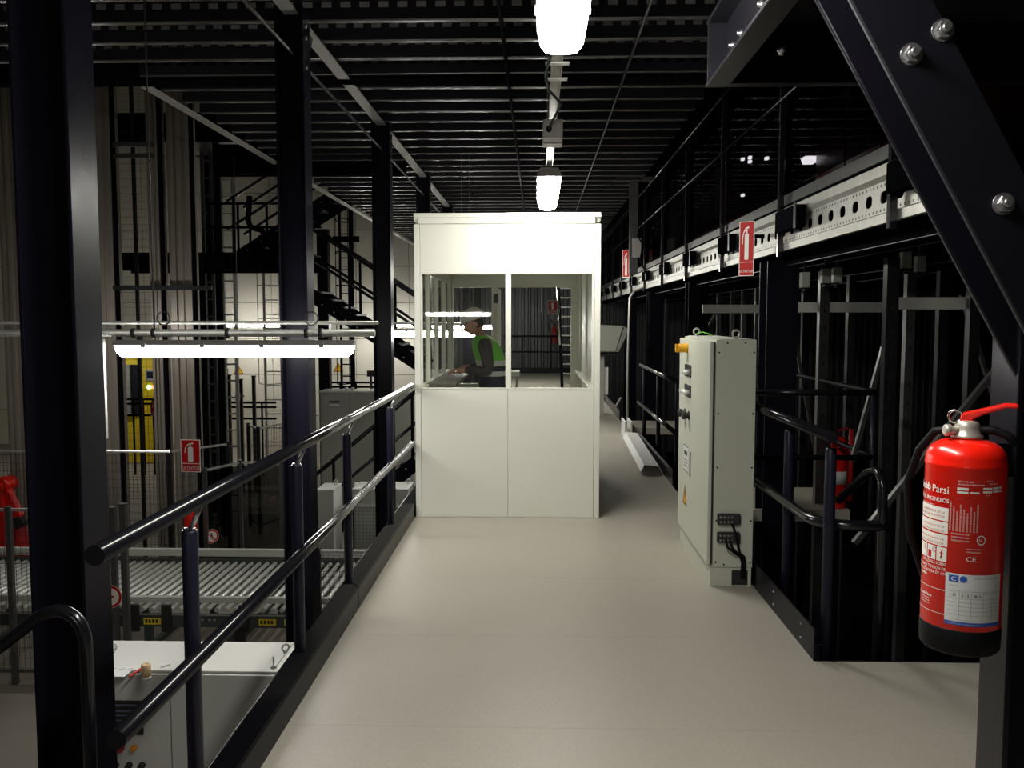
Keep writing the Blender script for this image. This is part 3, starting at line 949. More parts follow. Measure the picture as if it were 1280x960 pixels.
def oval_loft(rings, n=26):
    """rings of (forward, z, depth radius, width radius)"""
    vs, fs = [], []
    for f, z, rd, rw in rings:
        for i in range(n):
            a = 2 * math.pi * i / n
            vs.append(pt(f + rd * math.cos(a), rw * math.sin(a), z))
    for j in range(len(rings) - 1):
        for i in range(n):
            fs.append((j * n + i, j * n + (i + 1) % n, (j + 1) * n + (i + 1) % n, (j + 1) * n + i))
    return MB().add(vs, fs, True)


oval_loft([(0.03, 1.205, 0.140, 0.188), (0.05, 1.27, 0.142, 0.192), (0.065, 1.33, 0.136, 0.188), (0.08, 1.375, 0.120, 0.165), (0.095, 1.41, 0.092, 0.125), (0.11, 1.435, 0.066, 0.075), (0.112, 1.44, 0.058, 0.062)]).build('vest', 'hivis', per)
oval_loft([(0.02, 1.155, 0.141, 0.189), (0.032, 1.206, 0.143, 0.191)]).build('reflective_band', 'reflective', per)
oval_loft([(0.012, 1.105, 0.140, 0.187), (0.02, 1.156, 0.140, 0.188)]).build('navy_band', 'trouser', per)
oval_loft([(0.008, 1.060, 0.141, 0.186), (0.012, 1.106, 0.142, 0.189)]).build('reflective_band', 'reflective', per)
oval_loft([(-0.01, 0.90, 0.138, 0.182), (0.0, 0.98, 0.140, 0.184), (0.008, 1.062, 0.138, 0.184)]).build('jacket_hem', 'trouser', per)
vs, fs = skin_mesh([[(pt(0.075, 0.10 * sg, 1.375), 0.07), (pt(0.07, 0.195 * sg, 1.36), 0.074), (pt(0.045, 0.245 * sg, 1.23), 0.063), (pt(0.03, 0.258 * sg, 1.11), 0.058), (pt(0.14, 0.235 * sg, 1.115), 0.050), (pt(0.262, 0.202 * sg, 1.125), 0.040)] for sg in (-1, 1)])
MB().add(vs, fs, True).build('sleeves', 'sleeve', per)
vs, fs = skin_mesh([[(pt(0, 0, 0.93), (0.155, 0.115)), (pt(-0.01, 0.10 * sg, 0.86), 0.108), (pt(0.028, 0.11 * sg, 0.50), 0.080), (pt(-0.02, 0.11 * sg, 0.13), 0.068)] for sg in (-1, 1)])
MB().add(vs, fs, True).build('trousers', 'trouser', per)
for sg in (-1, 1):
    bt = MB()
    prof = [(-0.13, 0.0), (0.15, 0.0), (0.155, 0.04), (0.12, 0.075), (0.03, 0.095), (0.02, 0.17), (-0.10, 0.17), (-0.125, 0.09)]
    bt.prism([(a, b) for a, b in prof], pt(0.0, 0.11 * sg + 0.048, FZ), (-1, 0, 0), (0, 0, 1), (0, 1, 0), 0.096)
    bt.build('boot', 'rubber', per, 0.012)
# hard hat
hat = MB()
ax = tilt @ Vector((0, 0, 1))
hb = hc + tilt @ Vector((0.004, 0, 0.036))
hat.lathe([(0.118, 0.0), (0.116, 0.03), (0.108, 0.062), (0.088, 0.092), (0.055, 0.108), (0.015, 0.114), (0.001, 0.114)], hb, 26, ax)
hat.lathe([(0.114, -0.004), (0.128, -0.002), (0.128, 0.004), (0.114, 0.008)], hb, 26, ax)
ht = hat.build('hard_hat', 'hat', per)
MB().prism([(0.075 * math.cos(R(a)), 0.098 * math.sin(R(a))) for a in range(-90, 91, 15)], hb + tilt @ Vector((-0.085, 0, -0.006)), tilt @ Vector((-1, 0, -0.15)), (0, 1, 0), ax, 0.006).build('peak', 'hat', ht, 0.002)
MB().box(hb.x - 0.02, hb.x + 0.035, PY - 0.012, PY + 0.012, hb.z + 0.096, hb.z + 0.118).build('ridge', 'hat', ht, 0.006)

# =================================================================== GREY ELECTRICAL CABINET ON THE WALKWAY
CX0, CX1, CY0, CY1, CT = 1.012, 1.282, 5.19, 6.30, 1.475
t = thing('electrical_cabinet', ((CX0 + CX1) / 2, (CY0 + CY1) / 2, 0), 'tall light grey electrical cabinet with yellow switch standing at the walkway railing', 'cabinet')
MB().box(CX0 + 0.02, CX1 - 0.004, CY0 + 0.006, CY1 - 0.006, 0.0, 0.115).build('plinth', 'cabgrey', t, 0.003)
MB().box(CX1 - 0.12, CX1 - 0.025, CY0 + 0.0045, CY0 + 0.006, 0.01, 0.10).build('cable_opening', 'ink', t)
MB().box(CX0 + 0.035, CX1, CY0, CY1, 0.117, CT).build('body', 'cabgrey', t, 0.004)
MB().box(CX0 + 0.022, CX0 + 0.035, CY0 + 0.02, CY1 - 0.02, 0.13, CT - 0.015).build('door_seal', 'ink', t)
dr = MB().box(CX0, CX0 + 0.022, CY0 + 0.003, CY1 - 0.003, 0.13, CT - 0.012).build('door', 'cabgrey', t, 0.005)
MB().box(CX0 + 0.055, CX1 - 0.02, CY0 + 0.02, CY1 - 0.02, CT, CT + 0.004).build('top_plate', 'cabgrey', t, 0.002)
for xx, zz in [(CX0 + 0.052, z) for z in (0.15, 0.40, 0.72, 1.04, 1.40)] + [(CX1 - 0.015, z) for z in (0.15, 0.40, 0.72, 1.04, 1.40)] + [(CX0 + 0.10, 0.135), (CX0 + 0.10, CT - 0.018), (CX1 - 0.065, CT - 0.018)]:
    MB().lathe([(0.0055, 0), (0.0055, 0.003), (0.003, 0.0045)], (xx, CY0, zz), 10, (0, -1, 0)).build('screw', 'ink', t)
for xx, yy in ((CX0 + 0.16, CY0 + 0.05), (CX0 + 0.10, CY1 - 0.10)):
    MB().tube(arc((xx, yy, CT + 0.034), 0.021, 0, 360, 20, (1, 0, 0), (0, 0, 1))[:-1], 0.0065, 8, True).cyl((xx, yy, CT), (xx, yy, CT + 0.014), 0.012, 10).build('lifting_eye', 'galv', t)
MB().tube([(CX0 + 0.10, CY1 - 0.10, CT + 0.02), (CX0 + 0.14, CY1 - 0.12, CT + 0.03), (CX0 + 0.19, CY1 - 0.2, CT + 0.008)], 0.004, 6).build('earth_wire', 'hivis', t)
# door furniture
yk = CY0 + 0.74
sw = MB().lathe([(0.034, 0), (0.034, 0.008), (0.030, 0.012), (0.030, 0.055), (0.026, 0.062)], (CX0, yk + 0.05, 1.40), 20, (-1, 0, 0)).build('main_switch', 'yellow', t)
MB().box(CX0 - 0.082, CX0 - 0.060, yk + 0.038, yk + 0.062, 1.372, 1.428).build('switch_grip', 'yellow', sw, 0.004)
for zz, n_, st_ in ((1.245, 2, 0.10), (1.11, 4, 0.055)):
    pl_ = MB().box(CX0 - 0.005, CX0, yk - 0.12, yk + 0.12, zz - 0.034, zz + 0.045).build('switch_plate', 'ink', t)
    for q in range(n_):
        y_ = yk - 0.08 + q * st_
        MB().cyl((CX0 - 0.005, y_, zz), (CX0 - 0.045, y_, zz - 0.006), 0.014, 10).build('push_button', 'cabwhite', pl_)
for dy in (-0.06, 0.10):
    MB().lathe([(0.030, 0), (0.030, 0.008), (0.020, 0.010), (0.020, 0.022), (0.027, 0.024), (0.027, 0.048)], (CX0, yk + dy, 0.955), 16, (-1, 0, 0)).build('rotary_knob', 'ink', t)
yn = CY0 + 0.70
nt_ = MB().box(CX0 - 0.0015, CX0, yn, yn + 0.17, 0.56, 0.74).build('notice_label', 'paper', t)
for q, zz in enumerate((0.735, 0.69, 0.675, 0.64, 0.62, 0.60, 0.564)):
    MB().box(CX0 - 0.0025, CX0 - 0.0015, yn + (0.0 if q in (0, 6) else 0.03), yn + (0.17 if q in (0, 6) else 0.14), zz - 0.003, zz + 0.003 + (0.008 if q in (1, 2) else 0)).build('print_line', 'ink', nt_)
MB().box(CX0 - 0.004, CX0, yn - 0.10, yn - 0.075, 0.555, 0.72).build('door_lock', 'ink', t)


def warning_triangle(parent, o, ux, uy, n, s, name='warning_sign'):
    tri = [(-0.5 * s, 0), (0.5 * s, 0), (0, 0.87 * s)]
    a_ = MB().prism(tri, o, ux, uy, n, 0.0015).build(name, 'yellow', parent)
    k = 0.14
    bd = MB()
    for i in range(3):
        p, q = Vector(tri[i]), Vector(tri[(i + 1) % 3])
        d = (q - p).normalized()
        nn = Vector((-d.y, d.x))
        poly = [p + d * 0.02 * s + nn * 0.02 * s, q - d * 0.02 * s + nn * 0.02 * s, q - d * 0.10 * s + nn * 0.07 * s, p + d * 0.10 * s + nn * 0.07 * s]
        bd.prism([tuple(z) for z in poly], Vector(o) + Vector(n) * 0.0015, ux, uy, n, 0.001)
    bd.prism([(0.02 * s, 0.62 * s), (-0.07 * s, 0.38 * s), (0.0, 0.40 * s), (-0.05 * s, 0.16 * s), (0.08 * s, 0.44 * s), (0.01 * s, 0.42 * s), (0.07 * s, 0.60 * s)], Vector(o) + Vector(n) * 0.0015, ux, uy, n, 0.001)
    bd.build('sign_print', 'ink', a_)
    return a_


warning_triangle(t, (CX0, yn + 0.10, 0.33), (0, -1, 0), (0, 0, 1), (-1, 0, 0), 0.16)
for zz in (0.415, 0.305):
    pl_ = MB().box(CX0 + 0.055, CX0 + 0.19, CY0 - 0.035, CY0, zz - 0.032, zz + 0.032).build('plug_connector', 'ink', t, 0.008)
    for q in range(4):
        for h in (-0.014, 0.014):
            MB().box(CX0 + 0.066 + q * 0.022, CX0 + 0.078 + q * 0.022, CY0 - 0.0375, CY0 - 0.035, zz + h - 0.006, zz + h + 0.006).build('contact', 'chrome', pl_)
for q, (xa, zz) in enumerate(((0.10, 0.305), (0.125, 0.305), (0.14, 0.40))):
    MB().tube([(CX0 + xa, CY0 - 0.03, zz - 0.01), (CX0 + xa + 0.01, CY0 - 0.06, zz - 0.05), (CX0 + 0.16 + q * 0.012, CY0 - 0.045, 0.215), (CX0 + 0.195 + q * 0.01, CY0 - 0.02, 0.19), (CX0 + 0.207 + q * 0.008, CY0 - 0.015, 0.15), (CX0 + 0.207 + q * 0.008, CY0 - 0.006, 0.055)], 0.008, 8).build('cable', 'rubber', t)

# white bent sheet profile on the floor, second one beyond it
t = thing('sheet_profile', (1.16, 10, 0), 'long white bent sheet metal profile lying on the floor along the kerb', 'metal profile')
a, b = P(812, 590, Z=0.03), P(787, 543, Z=0.10)
d = (b - a).normalized()
s_ = d.cross(Vector((0, 0, 1))).normalized()
pr = [(-0.11, 0.0), (-0.075, 0.075), (0.075, 0.06), (0.12, -0.02), (0.118, -0.025), (0.073, 0.055), (-0.073, 0.07), (-0.107, -0.003)]
MB().prism(pr, Vector((1.17, a.y, 0.03)), (1, 0, 0), (0, 0, 1), (0.02, 1, 0.012), b.y - a.y).build('sheet', 'white', t)
o = MB().prism([(-0.05, 0.0), (0.05, 0.0), (0.05, 0.22), (0.03, 0.22), (0.03, 0.02), (-0.03, 0.02), (-0.03, 0.22), (-0.05, 0.22)], (1.22, 11.75, 0.0), (1, 0, 0), (0, 0, 1), (0, 1, 0), 0.5).build('cable_trunking', 'white')
tag(o, 'short white U-shaped trunking piece beyond the long white profile', 'trunking')

# console on a stand beyond the booth
c = P(750, 440, Y=14.4)
t = thing('control_console', (c.x, 14.5, 0), 'grey control console with sloped top on a stand beside the booth', 'console')
MB().prism([(-0.32, 1.06), (0.30, 1.06), (0.42, 1.48), (-0.32, 1.50)], (c.x - 0.05, 14.35, 0), (1, 0, 0), (0, 0, 1), (0, 1, 0), 0.5).build('enclosure', 'hallgrey', t, 0.01)
MB().prism([(0.30, 1.06), (0.35, 1.06), (0.52, 1.42), (0.44, 1.47)], (c.x - 0.05, 14.37, 0), (1, 0, 0), (0, 0, 1), (0, 1, 0), 0.46).build('lid', 'midgrey', t)
MB().box(c.x - 0.42, c.x + 0.36, 14.3, 14.9, 0.99, 1.03).build('table_top', 'rack', t)
for xx, yy in ((c.x - 0.30, 14.4), (c.x - 0.05, 14.4), (c.x - 0.30, 14.82), (c.x - 0.05, 14.82)):
    MB().box(xx, xx + 0.12, yy, yy + 0.06, 0.0, 0.99).build('leg', 'galv', t)
MB().box(c.x + 0.08, c.x + 0.14, 14.45, 14.6, 0.35, 0.8).build('side_box', 'white', t)
for xx in (-0.2, -0.1, -0.05):
    MB().cyl((c.x + xx, 14.6, 1.5), (c.x + xx, 14.6, 1.53), 0.025, 10).build('knob', 'white', t)
MB().tube([(c.x + 0.1, 14.5, 0.36), (c.x + 0.15, 14.5, 0.2), (c.x + 0.28, 14.5, 0.16), (c.x + 0.36, 14.5, 0.30)], 0.02, 8).build('hose', 'housing', t)

# ladder, sign and extinguisher at the far end
lx = P(699, 420, Y=20).x
t = thing('access_ladder', (lx + 0.25, 20, 0), 'black ladder with bright rungs seen through the booth doorway', 'ladder')
for xx in (lx, lx + 0.55):
    MB().bar((xx + 0.07, 19.9, 0.0), (xx - 0.02, 20.3, 2.45), 0.07, 0.05, (0, 1, 0)).build('stile', 'black', t)
MB().cyl((lx + 0.02, 19.93, 1.0), (lx - 0.05, 20.15, 2.4), 0.024, 10).build('grab_rail', 'chrome', t)
for k in range(11):
    z = 0.12 + k * 0.215
    f_ = z / 2.45
    MB().box(lx + 0.08 - 0.09 * f_, lx + 0.62 - 0.09 * f_, 19.88 + 0.4 * f_, 19.98 + 0.4 * f_, z, z + 0.03).build('rung', 'galv', t)


# =================================================================== SIGNS
def rrect(x0, x1, y0, y1, r, n=4):
    out = []
    for cx, cy, a0 in ((x1 - r, y0 + r, -90), (x1 - r, y1 - r, 0), (x0 + r, y1 - r, 90), (x0 + r, y0 + r, 180)):
        for i in range(n + 1):
            a = R(a0 + 90 * i / n)
            out.append((cx + r * math.cos(a), cy + r * math.sin(a)))
    return out


def extinguisher_sign(label, o, ux, w_, h_, text=True, tall=False):
    """red sign with a white extinguisher; o = bottom centre, ux = reading direction"""
    ux = Vector(ux).normalized()
    uz = Vector((0, 0, 1))
    n = ux.cross(uz)                       # faces the reader
    o = Vector(o)
    t = thing('extinguisher_sign', o, label, 'sign', 'fire extinguisher signs')
    k = w_
    MB().prism(rrect(-w_ / 2, w_ / 2, 0, h_, 0.03 * k), o, ux, uz, n, 0.004).build('plate', 'signwhite', t)
    b = 0.045 * k
    split = 0.25 * h_ if text else b
    MB().prism(rrect(-w_ / 2 + b, w_ / 2 - b, split + b * 0.8, h_ - b, 0.02 * k), o + n * 0.004, ux, uz, n, 0.001).build('red_field', 'signred', t)
    cy = split + b
    hh = h_ - split - 2 * b
    g = MB()
    q = o + n * 0.005
    bw = 0.13 * k
    g.prism(rrect(-bw, bw, cy + 0.05 * hh, cy + 0.70 * hh, 0.05 * k), q, ux, uz, n, 0.001)
    g.prism([(-0.045 * k, cy + 0.69 * hh), (0.045 * k, cy + 0.69 * hh), (0.045 * k, cy + 0.80 * hh), (-0.045 * k, cy + 0.80 * hh)], q, ux, uz, n, 0.001)
    g.prism([(-0.10 * k, cy + 0.80 * hh), (0.14 * k, cy + 0.84 * hh), (0.14 * k, cy + 0.90 * hh), (-0.10 * k, cy + 0.85 * hh)], q, ux, uz, n, 0.001)
    pa = arc((0, 0, 0), 1, 95, 190, 8, (1, 0, 0), (0, 1, 0))
    outer = [(-0.05 * k + v.x * 0.25 * k, cy + 0.50 * hh + v.y * 0.34 * hh) for v in pa]
    inner = [(-0.05 * k + v.x * 0.21 * k, cy + 0.50 * hh + v.y * 0.29 * hh) for v in pa]
    for i in range(8):
        g.prism([inner[i], outer[i], outer[i + 1], inner[i + 1]], q, ux, uz, -n, -0.001)
    g.build('pictogram', 'signwhite', t)
    if text:
        MB().prism(rrect(-w_ / 2 + b, w_ / 2 - b, b, split, 0.02 * k), o + n * 0.004, ux, uz, n, 0.001).build('red_field', 'signred', t)
        MB().text('EXTINTOR', 0.205 * k, lambda u, v: o + n * 0.0062 + ux * u * 0.92 + uz * (b + (split - b) * 0.22 + v * 1.15), 0, 'CENTER').build('lettering', 'signwhite', t)
    return t


def round_sign(label, o, ux, r, mark='figure', half=1):
    ux = Vector(ux).normalized()
    uz = Vector((0, 0, 1))
    n = ux.cross(uz)
    o = Vector(o)
    t = thing('prohibition_sign', o, label, 'sign', 'round prohibition signs')
    circ = lambda rr: [(rr * math.cos(R(a)), rr * math.sin(R(a))) for a in range(0, 360, 12)]
    MB().prism(circ(r), o, ux, uz, n, 0.004).build('plate', 'signwhite', t)
    g = MB()
    c1, c2 = circ(r * 0.96), circ(r * 0.74)
    for i in range(30):
        j = (i + 1) % 30
        g.prism([c2[i], c1[i], c1[j], c2[j]], o + n * 0.004, ux, uz, n, 0.001)
    g.build('red_ring', 'signred', t)
    f_ = MB()
    if mark == 'figure':
        f_.prism([(-0.12 * r, -0.55 * r), (0.0, -0.1 * r), (0.16 * r, -0.55 * r), (0.24 * r, -0.5 * r), (0.12 * r, 0.0), (0.16 * r, 0.28 * r), (-0.08 * r, 0.28 * r), (-0.2 * r, 0.0), (-0.1 * r, 0.0)], o + n * 0.004, ux, uz, n, 0.001)
        f_.prism([(0.04 * r + 0.1 * r * math.cos(R(a)), 0.42 * r + 0.1 * r * math.sin(R(a))) for a in range(0, 360, 30)], o + n * 0.004, ux, uz, n, 0.001)
        f_.build('figure', 'ink', t)
        MB().obox(o + n * 0.0058, ux + uz * -1, n, ux + uz, 1.5 * r, 0.001, 0.14 * r).build('red_bar', 'signred', t)
    else:
        f_.obox(o + n * 0.0052, ux, n, uz, 0.62 * r, 0.001, 0.2 * r)
        f_.build('bar', 'signred', t)
    return t


# hanging sign below the rack-side beam
hs = P(936, 345, X=1.68)
extinguisher_sign('tall red extinguisher sign hanging under the perforated beam', (1.66, hs.y, hs.z), (0.80, -0.60, 0), 0.125, 0.43, True)
MB().box(1.665, 1.80, hs.y + 0.01, hs.y + 0.03, hs.z + 0.30, hs.z + 0.33).build('sign_bracket', 'black', bpy.context.scene.objects['extinguisher_sign'])
o_ = P(691, 392, Y=26.7)
extinguisher_sign('small red extinguisher sign on the ribbed far wall by the ladder', (o_.x, 26.99, o_.z), (1, 0, 0), 0.30, 0.40)
o_ = P(784, 347, X=1.62)
extinguisher_sign('narrow red extinguisher sign far along the rack beside the hanging post', (1.6, o_.y, o_.z), (0.75, -0.66, 0), 0.16, 0.5, False)
MB().box(1.61, 1.80, o_.y + 0.01, o_.y + 0.04, o_.z + 0.2, o_.z + 0.24).build('sign_bracket', 'black', bpy.context.scene.objects['extinguisher_sign.002'])


# =================================================================== FIRE EXTINGUISHERS
EX, EY, ER = 0.886, 1.83, 0.0765
t = thing('fire_extinguisher', (EX, EY, 0.918), 'large red fire extinguisher with white service label hanging on the near column', 'fire extinguisher', 'fire extinguishers')
ez = lambda py: P(1203, py, Y=EY).z
zb, z_top = ez(806), ez(574)
vv = Vector((-EX, -EY, 0)).normalized()
rr_ = Vector((EY, -EX, 0)).normalized()
E0 = Vector((EX, EY, 0))


def cylpt(a, z, lift=0.0):
    return E0 + (vv * math.cos(a) + rr_ * math.sin(a)) * (ER + lift) + Vector((0, 0, z))


prof = [(ER * 0.9, zb + 0.03), (ER, zb + 0.045), (ER, z_top - 0.012), (ER * 1.012, z_top - 0.010), (ER * 1.012, z_top - 0.004), (ER, z_top - 0.002)]
for q in range(1, 9):
    a = R(90 * q / 9)
    prof.append((0.030 + (ER - 0.030) * math.cos(a), z_top + 0.042 * math.sin(a)))
prof += [(0.026, z_top + 0.044), (0.026, z_top + 0.050)]
cyl_ = MB().lathe(prof, E0, 48).build('cylinder', 'red', t)
MB().lathe([(ER * 0.93, zb), (ER * 1.0, zb + 0.006), (ER * 1.012, zb + 0.03), (ER * 1.012, zb + 0.052), (ER, zb + 0.054)], E0, 40).build('base_boot', 'rubber', t)
zv = ez(547)
MB().lathe([(0.030, zv), (0.031, zv + 0.005), (0.027, zv + 0.008), (0.024, zv + 0.022), (0.022, zv + 0.032), (0.016, zv + 0.037)], E0, 20).build('valve', 'nickel', t)
MB().lathe([(0.009, 0), (0.009, 0.014), (0.012, 0.017), (0.0125, 0.026), (0.009, 0.029)], E0 + Vector((0, 0, zv + 0.016)) - rr_ * 0.016 + vv * 0.012, 16, -rr_ + vv * 0.5).build('pressure_gauge', 'nickel', t)
MB().tube([E0 + Vector((0, 0, zv + 0.044)) - rr_ * 0.022 + vv * 0.01 + (-rr_ * math.cos(R(a)) + Vector((0, 0, 1)) * math.sin(R(a))) * 0.013 for a in range(0, 360, 24)], 0.0028, 6, True).build('pin_ring', 'chrome', t)
hx = MB()
hb_ = E0 + Vector((0, 0, zv + 0.028))
hx.prism([(-0.014, 0.0), (0.008, 0.0), (0.012, 0.012), (0.030, 0.022), (0.070, 0.037), (0.088, 0.037), (0.092, 0.040), (0.088, 0.046), (0.066, 0.046), (0.026, 0.033), (0.0, 0.026), (-0.012, 0.022)], hb_ - vv * 0.014, rr_, (0, 0, 1), vv, 0.028)
hx.build('squeeze_lever', 'red', t, 0.004)
MB().tube([hb_ + Vector((0, 0, -0.010)) + rr_ * 0.015, hb_ + rr_ * 0.05 + Vector((0, 0, -0.010)), hb_ + rr_ * 0.074 + Vector((0, 0, -0.020)), hb_ + rr_ * 0.090 + Vector((0, 0, -0.036))], 0.009, 10).build('carry_handle', 'rubber', t)
MB().tube([hb_ - rr_ * 0.03 + Vector((0, 0, -0.012)), hb_ - rr_ * 0.06 - vv * 0.02 + Vector((0, 0, -0.02)), hb_ - rr_ * 0.09 - vv * 0.04 + Vector((0, 0, -0.065)), hb_ - rr_ * 0.112 - vv * 0.06 + Vector((0, 0, -0.14)), hb_ - rr_ * 0.105 - vv * 0.09 + Vector((0, 0, -0.26)), hb_ - rr_ * 0.06 - vv * 0.11 + Vector((0, 0, -0.40))], 0.0085, 10).build('hose', 'rubber', t)
MB().box(EX + ER * 0.6, 0.992, EY + 0.02, EY + 0.05, z_top - 0.04, z_top + 0.03).build('wall_bracket', 'navy', t)


def wrap_patch(name, m, a0, a1, z0, z1, lift, parent=cyl_):
    vs, fs, n_ = [], [], 14
    for i in range(n_ + 1):
        a = R(a0 + (a1 - a0) * i / n_)
        vs += [cylpt(a, z0, lift), cylpt(a, z1, lift)]
    fs = [(2 * i, 2 * i + 2, 2 * i + 3, 2 * i + 1) for i in range(n_)]
    return MB().add(vs, fs, True).build(name, m, parent)


def wrap_text(name, txt, size, a_deg, py, m, align='LEFT', sx=1.0, vertical=False, bold=0.0, parent=cyl_, lift=0.0009):
    z0 = ez(py)
    if vertical:
        fn = lambda u, v: cylpt(R(a_deg) - v / ER, z0 + u * sx, lift)
    else:
        fn = lambda u, v: cylpt(R(a_deg) + u * sx / ER, z0 + v, lift)
    g = MB().text(txt, size, fn, 0, align)
    if bold:
        g.text(txt, size, (lambda u, v: fn(u + bold, v)), 0, align)
    return g.build(name, m, parent)


# front print column, right edge 22 degrees left of the sight line
wrap_text('brand_lettering', 'Parsi', 0.0215, -21, 611.5, 'signwhite', 'RIGHT', 0.93)
wrap_text('brand_lettering', 'Chubb', 0.0215, -54, 610.5, 'signwhite', 'RIGHT', 0.95, bold=0.0012)
wrap_text('lettering', 'EXTINTOR DE INCENDIOS', 0.0115, -21, 622.5, 'signwhite', 'RIGHT', 0.9, bold=0.0005)
wrap_text('lettering', '6 kg POLVO ABC 2', 0.0055, -44, 629, 'signwhite', 'RIGHT')
for k, (ya, yb, l1, l2) in enumerate(((629, 645, 'LA BOQUILLA DE LA', 'MANGUERA DEL EXTINTOR'), (646.5, 660, 'LA BOQUILLA DE LA', 'LLAMA A LA BASE DE'), (662, 676, 'PRESIONAR LA PALANCA DE', 'DISPARO DEL EXTINTOR'))):
    wrap_patch('instruction_panel', 'signwhite', -88, -21, ez(yb), ez(ya), 0.0006)
    wrap_text('instruction_text', l1, 0.0066, -26, ya + 7.2, 'signred', 'RIGHT', 1.0)
    wrap_text('instruction_text', l2, 0.0066, -26, ya + 12.5, 'signred', 'RIGHT', 1.0)
for a0, a1 in ((-37.5, -21.5), (-56, -39.5), (-80, -58)):
    wrap_patch('class_panel', 'signwhite', a0, a1, ez(694.5), ez(677.5), 0.0006)
wrap_text('class_letter', 'C', 0.014, -46, 685, 'signred', 'LEFT')
wrap_text('class_letter', 'B', 0.014, -66, 685, 'signred', 'LEFT')
wrap_patch('class_mark', 'signred', -54, -47, ez(693), ez(684), 0.0008)
bolt = [(0.2, 0.95), (-0.5, 0.45), (-0.05, 0.5), (-0.35, 0.1), (-0.1, 0.12), (-0.15, -0.1), (0.35, 0.2), (0.15, 0.25), (0.55, 0.62), (0.1, 0.58), (0.55, 0.95)]
MB().add([cylpt(R(-29.5) + x * 0.0075 / ER, ez(692) + y_ * 0.022, 0.0009) for x, y_ in bolt], [tuple(range(len(bolt)))]).build('class_mark', 'signred', cyl_)
for py, s1 in ((699.5, 'UTILIZABLE SOBRE'), (705.5, 'APARATOS BAJO TENSION DE'), (711, '1000 V DISTANCIA DE 1 M')):
    wrap_text('lettering', s1, 0.0085, -21.5, py, 'signwhite', 'RIGHT', 0.88)
wrap_text('lettering', 'CE 0036', 0.0075, -56, 716, 'signwhite', 'RIGHT', bold=0.0006)
wrap_patch('print_line', 'signwhite', -88, -21, ez(729.4), ez(728.8), 0.0007)
wrap_patch('print_line', 'signwhite', -88, -21, ez(758.4), ez(757.8), 0.0007)
wrap_text('brand_lettering', 'Chubb Parsi', 0.0085, -44, 741, 'signwhite', 'RIGHT', bold=0.0004)
for py in (744.5, 747.5, 750.5):
    wrap_text('lettering', 'Parque Empresarial', 0.0038, -48, py, 'signwhite', 'RIGHT')
# upper side print
for a0, a1, ya, yb in ((-10, 5, 602, 605), (-10, 5, 606.5, 609), (7.5, 20, 606.5, 608.5), (25, 39, 601, 603.5), (25, 39, 605, 607.5), (41, 58, 600.5, 603), (41, 58, 604.5, 607)):
    wrap_patch('print_block', 'signwhite', a0, a1, ez(yb), ez(ya), 0.0006)
for py, a_, s1 in ((595.5, -9, 'EN 3-7 PE 7300'), (599, -9, 'FECHA DE FABRICACION'), (594, 30, '2 0 1 2'), (597.5, 34, 'MES AÑO'), (611, 29, '8 - 4')):
    wrap_text('lettering', s1, 0.0042, a_, py, 'signwhite')
for k in range(9):
    wrap_text('small_print', 'EXTINTOR RECARGABLE REVISAR ANUALMENTE'[: 34 - (k * 5) % 13], 0.0042, -17 + k * 4.6, 655, 'reddull' if False else 'signwhite', 'LEFT', 0.72, True)
for k, py in enumerate((659, 663, 667)):
    wrap_text('small_print', 'FABRICADO POR', 0.0042, -16, py, 'signwhite', 'LEFT', 1.0)
ring_ = []
for rad in (0.0085, 0.0068):
    ring_.append([cylpt(R(25) + rad * math.cos(R(a)) / ER, ez(664) + rad * math.sin(R(a)) * 1.15, 0.0008) for a in range(0, 360, 20)])
MB().add(ring_[0] + ring_[1], [(i, (i + 1) % 18, 18 + (i + 1) % 18, 18 + i) for i in range(18)]).build('approval_seal', 'signwhite', cyl_)
wrap_text('approval_mark', 'N', 0.009, 21.5, 666, 'signwhite')
for k, py in enumerate((676, 679.5)):
    wrap_text('small_print', 'HOMOLOGADO', 0.0036, 5, py, 'signwhite')
wrap_text('approval_mark', 'CE', 0.0135, 5, 690, 'signwhite', sx=1.15)
# white service label with blue foot
wrap_patch('service_label', 'paper', -21.5, 64, ez(768), ez(706), 0.0007)
wrap_patch('label_foot', 'blue', -21.5, 64, ez(768), ez(763.5), 0.0010)
wrap_patch('label_logo', 'blue', -17, -3.5, ez(716), ez(708), 0.0010)
wrap_text('label_logo_letter', 'C', 0.0125, -14, 714.9, 'paper', bold=0.001, lift=0.0014)
MB().add([cylpt(R(3) + 0.0068 * math.cos(R(a)) / ER, ez(712) + 0.0068 * math.sin(R(a)), 0.0010) for a in range(0, 360, 20)], [tuple(range(18))]).build('label_logo', 'blue', cyl_)
wrap_text('label_text', 'EMPRESA MANTENEDORA', 0.0045, 17, 711, 'inkgrey')
wrap_text('label_text', 'Revisiones', 0.004, -17, 721, 'inkgrey')
for py in (726, 735, 740, 745, 750, 755):
    wrap_patch('table_line', 'inkgrey', -18, 62, ez(py + 0.35), ez(py), 0.0009)
for a_ in (-2, 14, 31, 46):
    wrap_patch('table_line', 'inkgrey', a_, a_ + 0.5, ez(760), ez(726), 0.0009)
for a_, s1 in ((-16, '1-11'), (1, '1-12'), (16.5, '2012')):
    wrap_text('handwritten_date', s1, 0.0085, a_, 733.5, 'ink', 'LEFT', 0.85, bold=0.0006)
for a_ in (-16, 0, 16, 33, 48):
    wrap_text('label_text', 'REVISION', 0.0032, a_, 729, 'inkgrey')
wrap_text('label_text', 'Lea las instrucciones antes de usar', 0.0034, -16, 761.5, 'inkgrey')
wrap_text('label_text', 'Proteccion contra incendios servicio tecnico', 0.0036, -17, 766.5, 'paper', lift=0.0014)

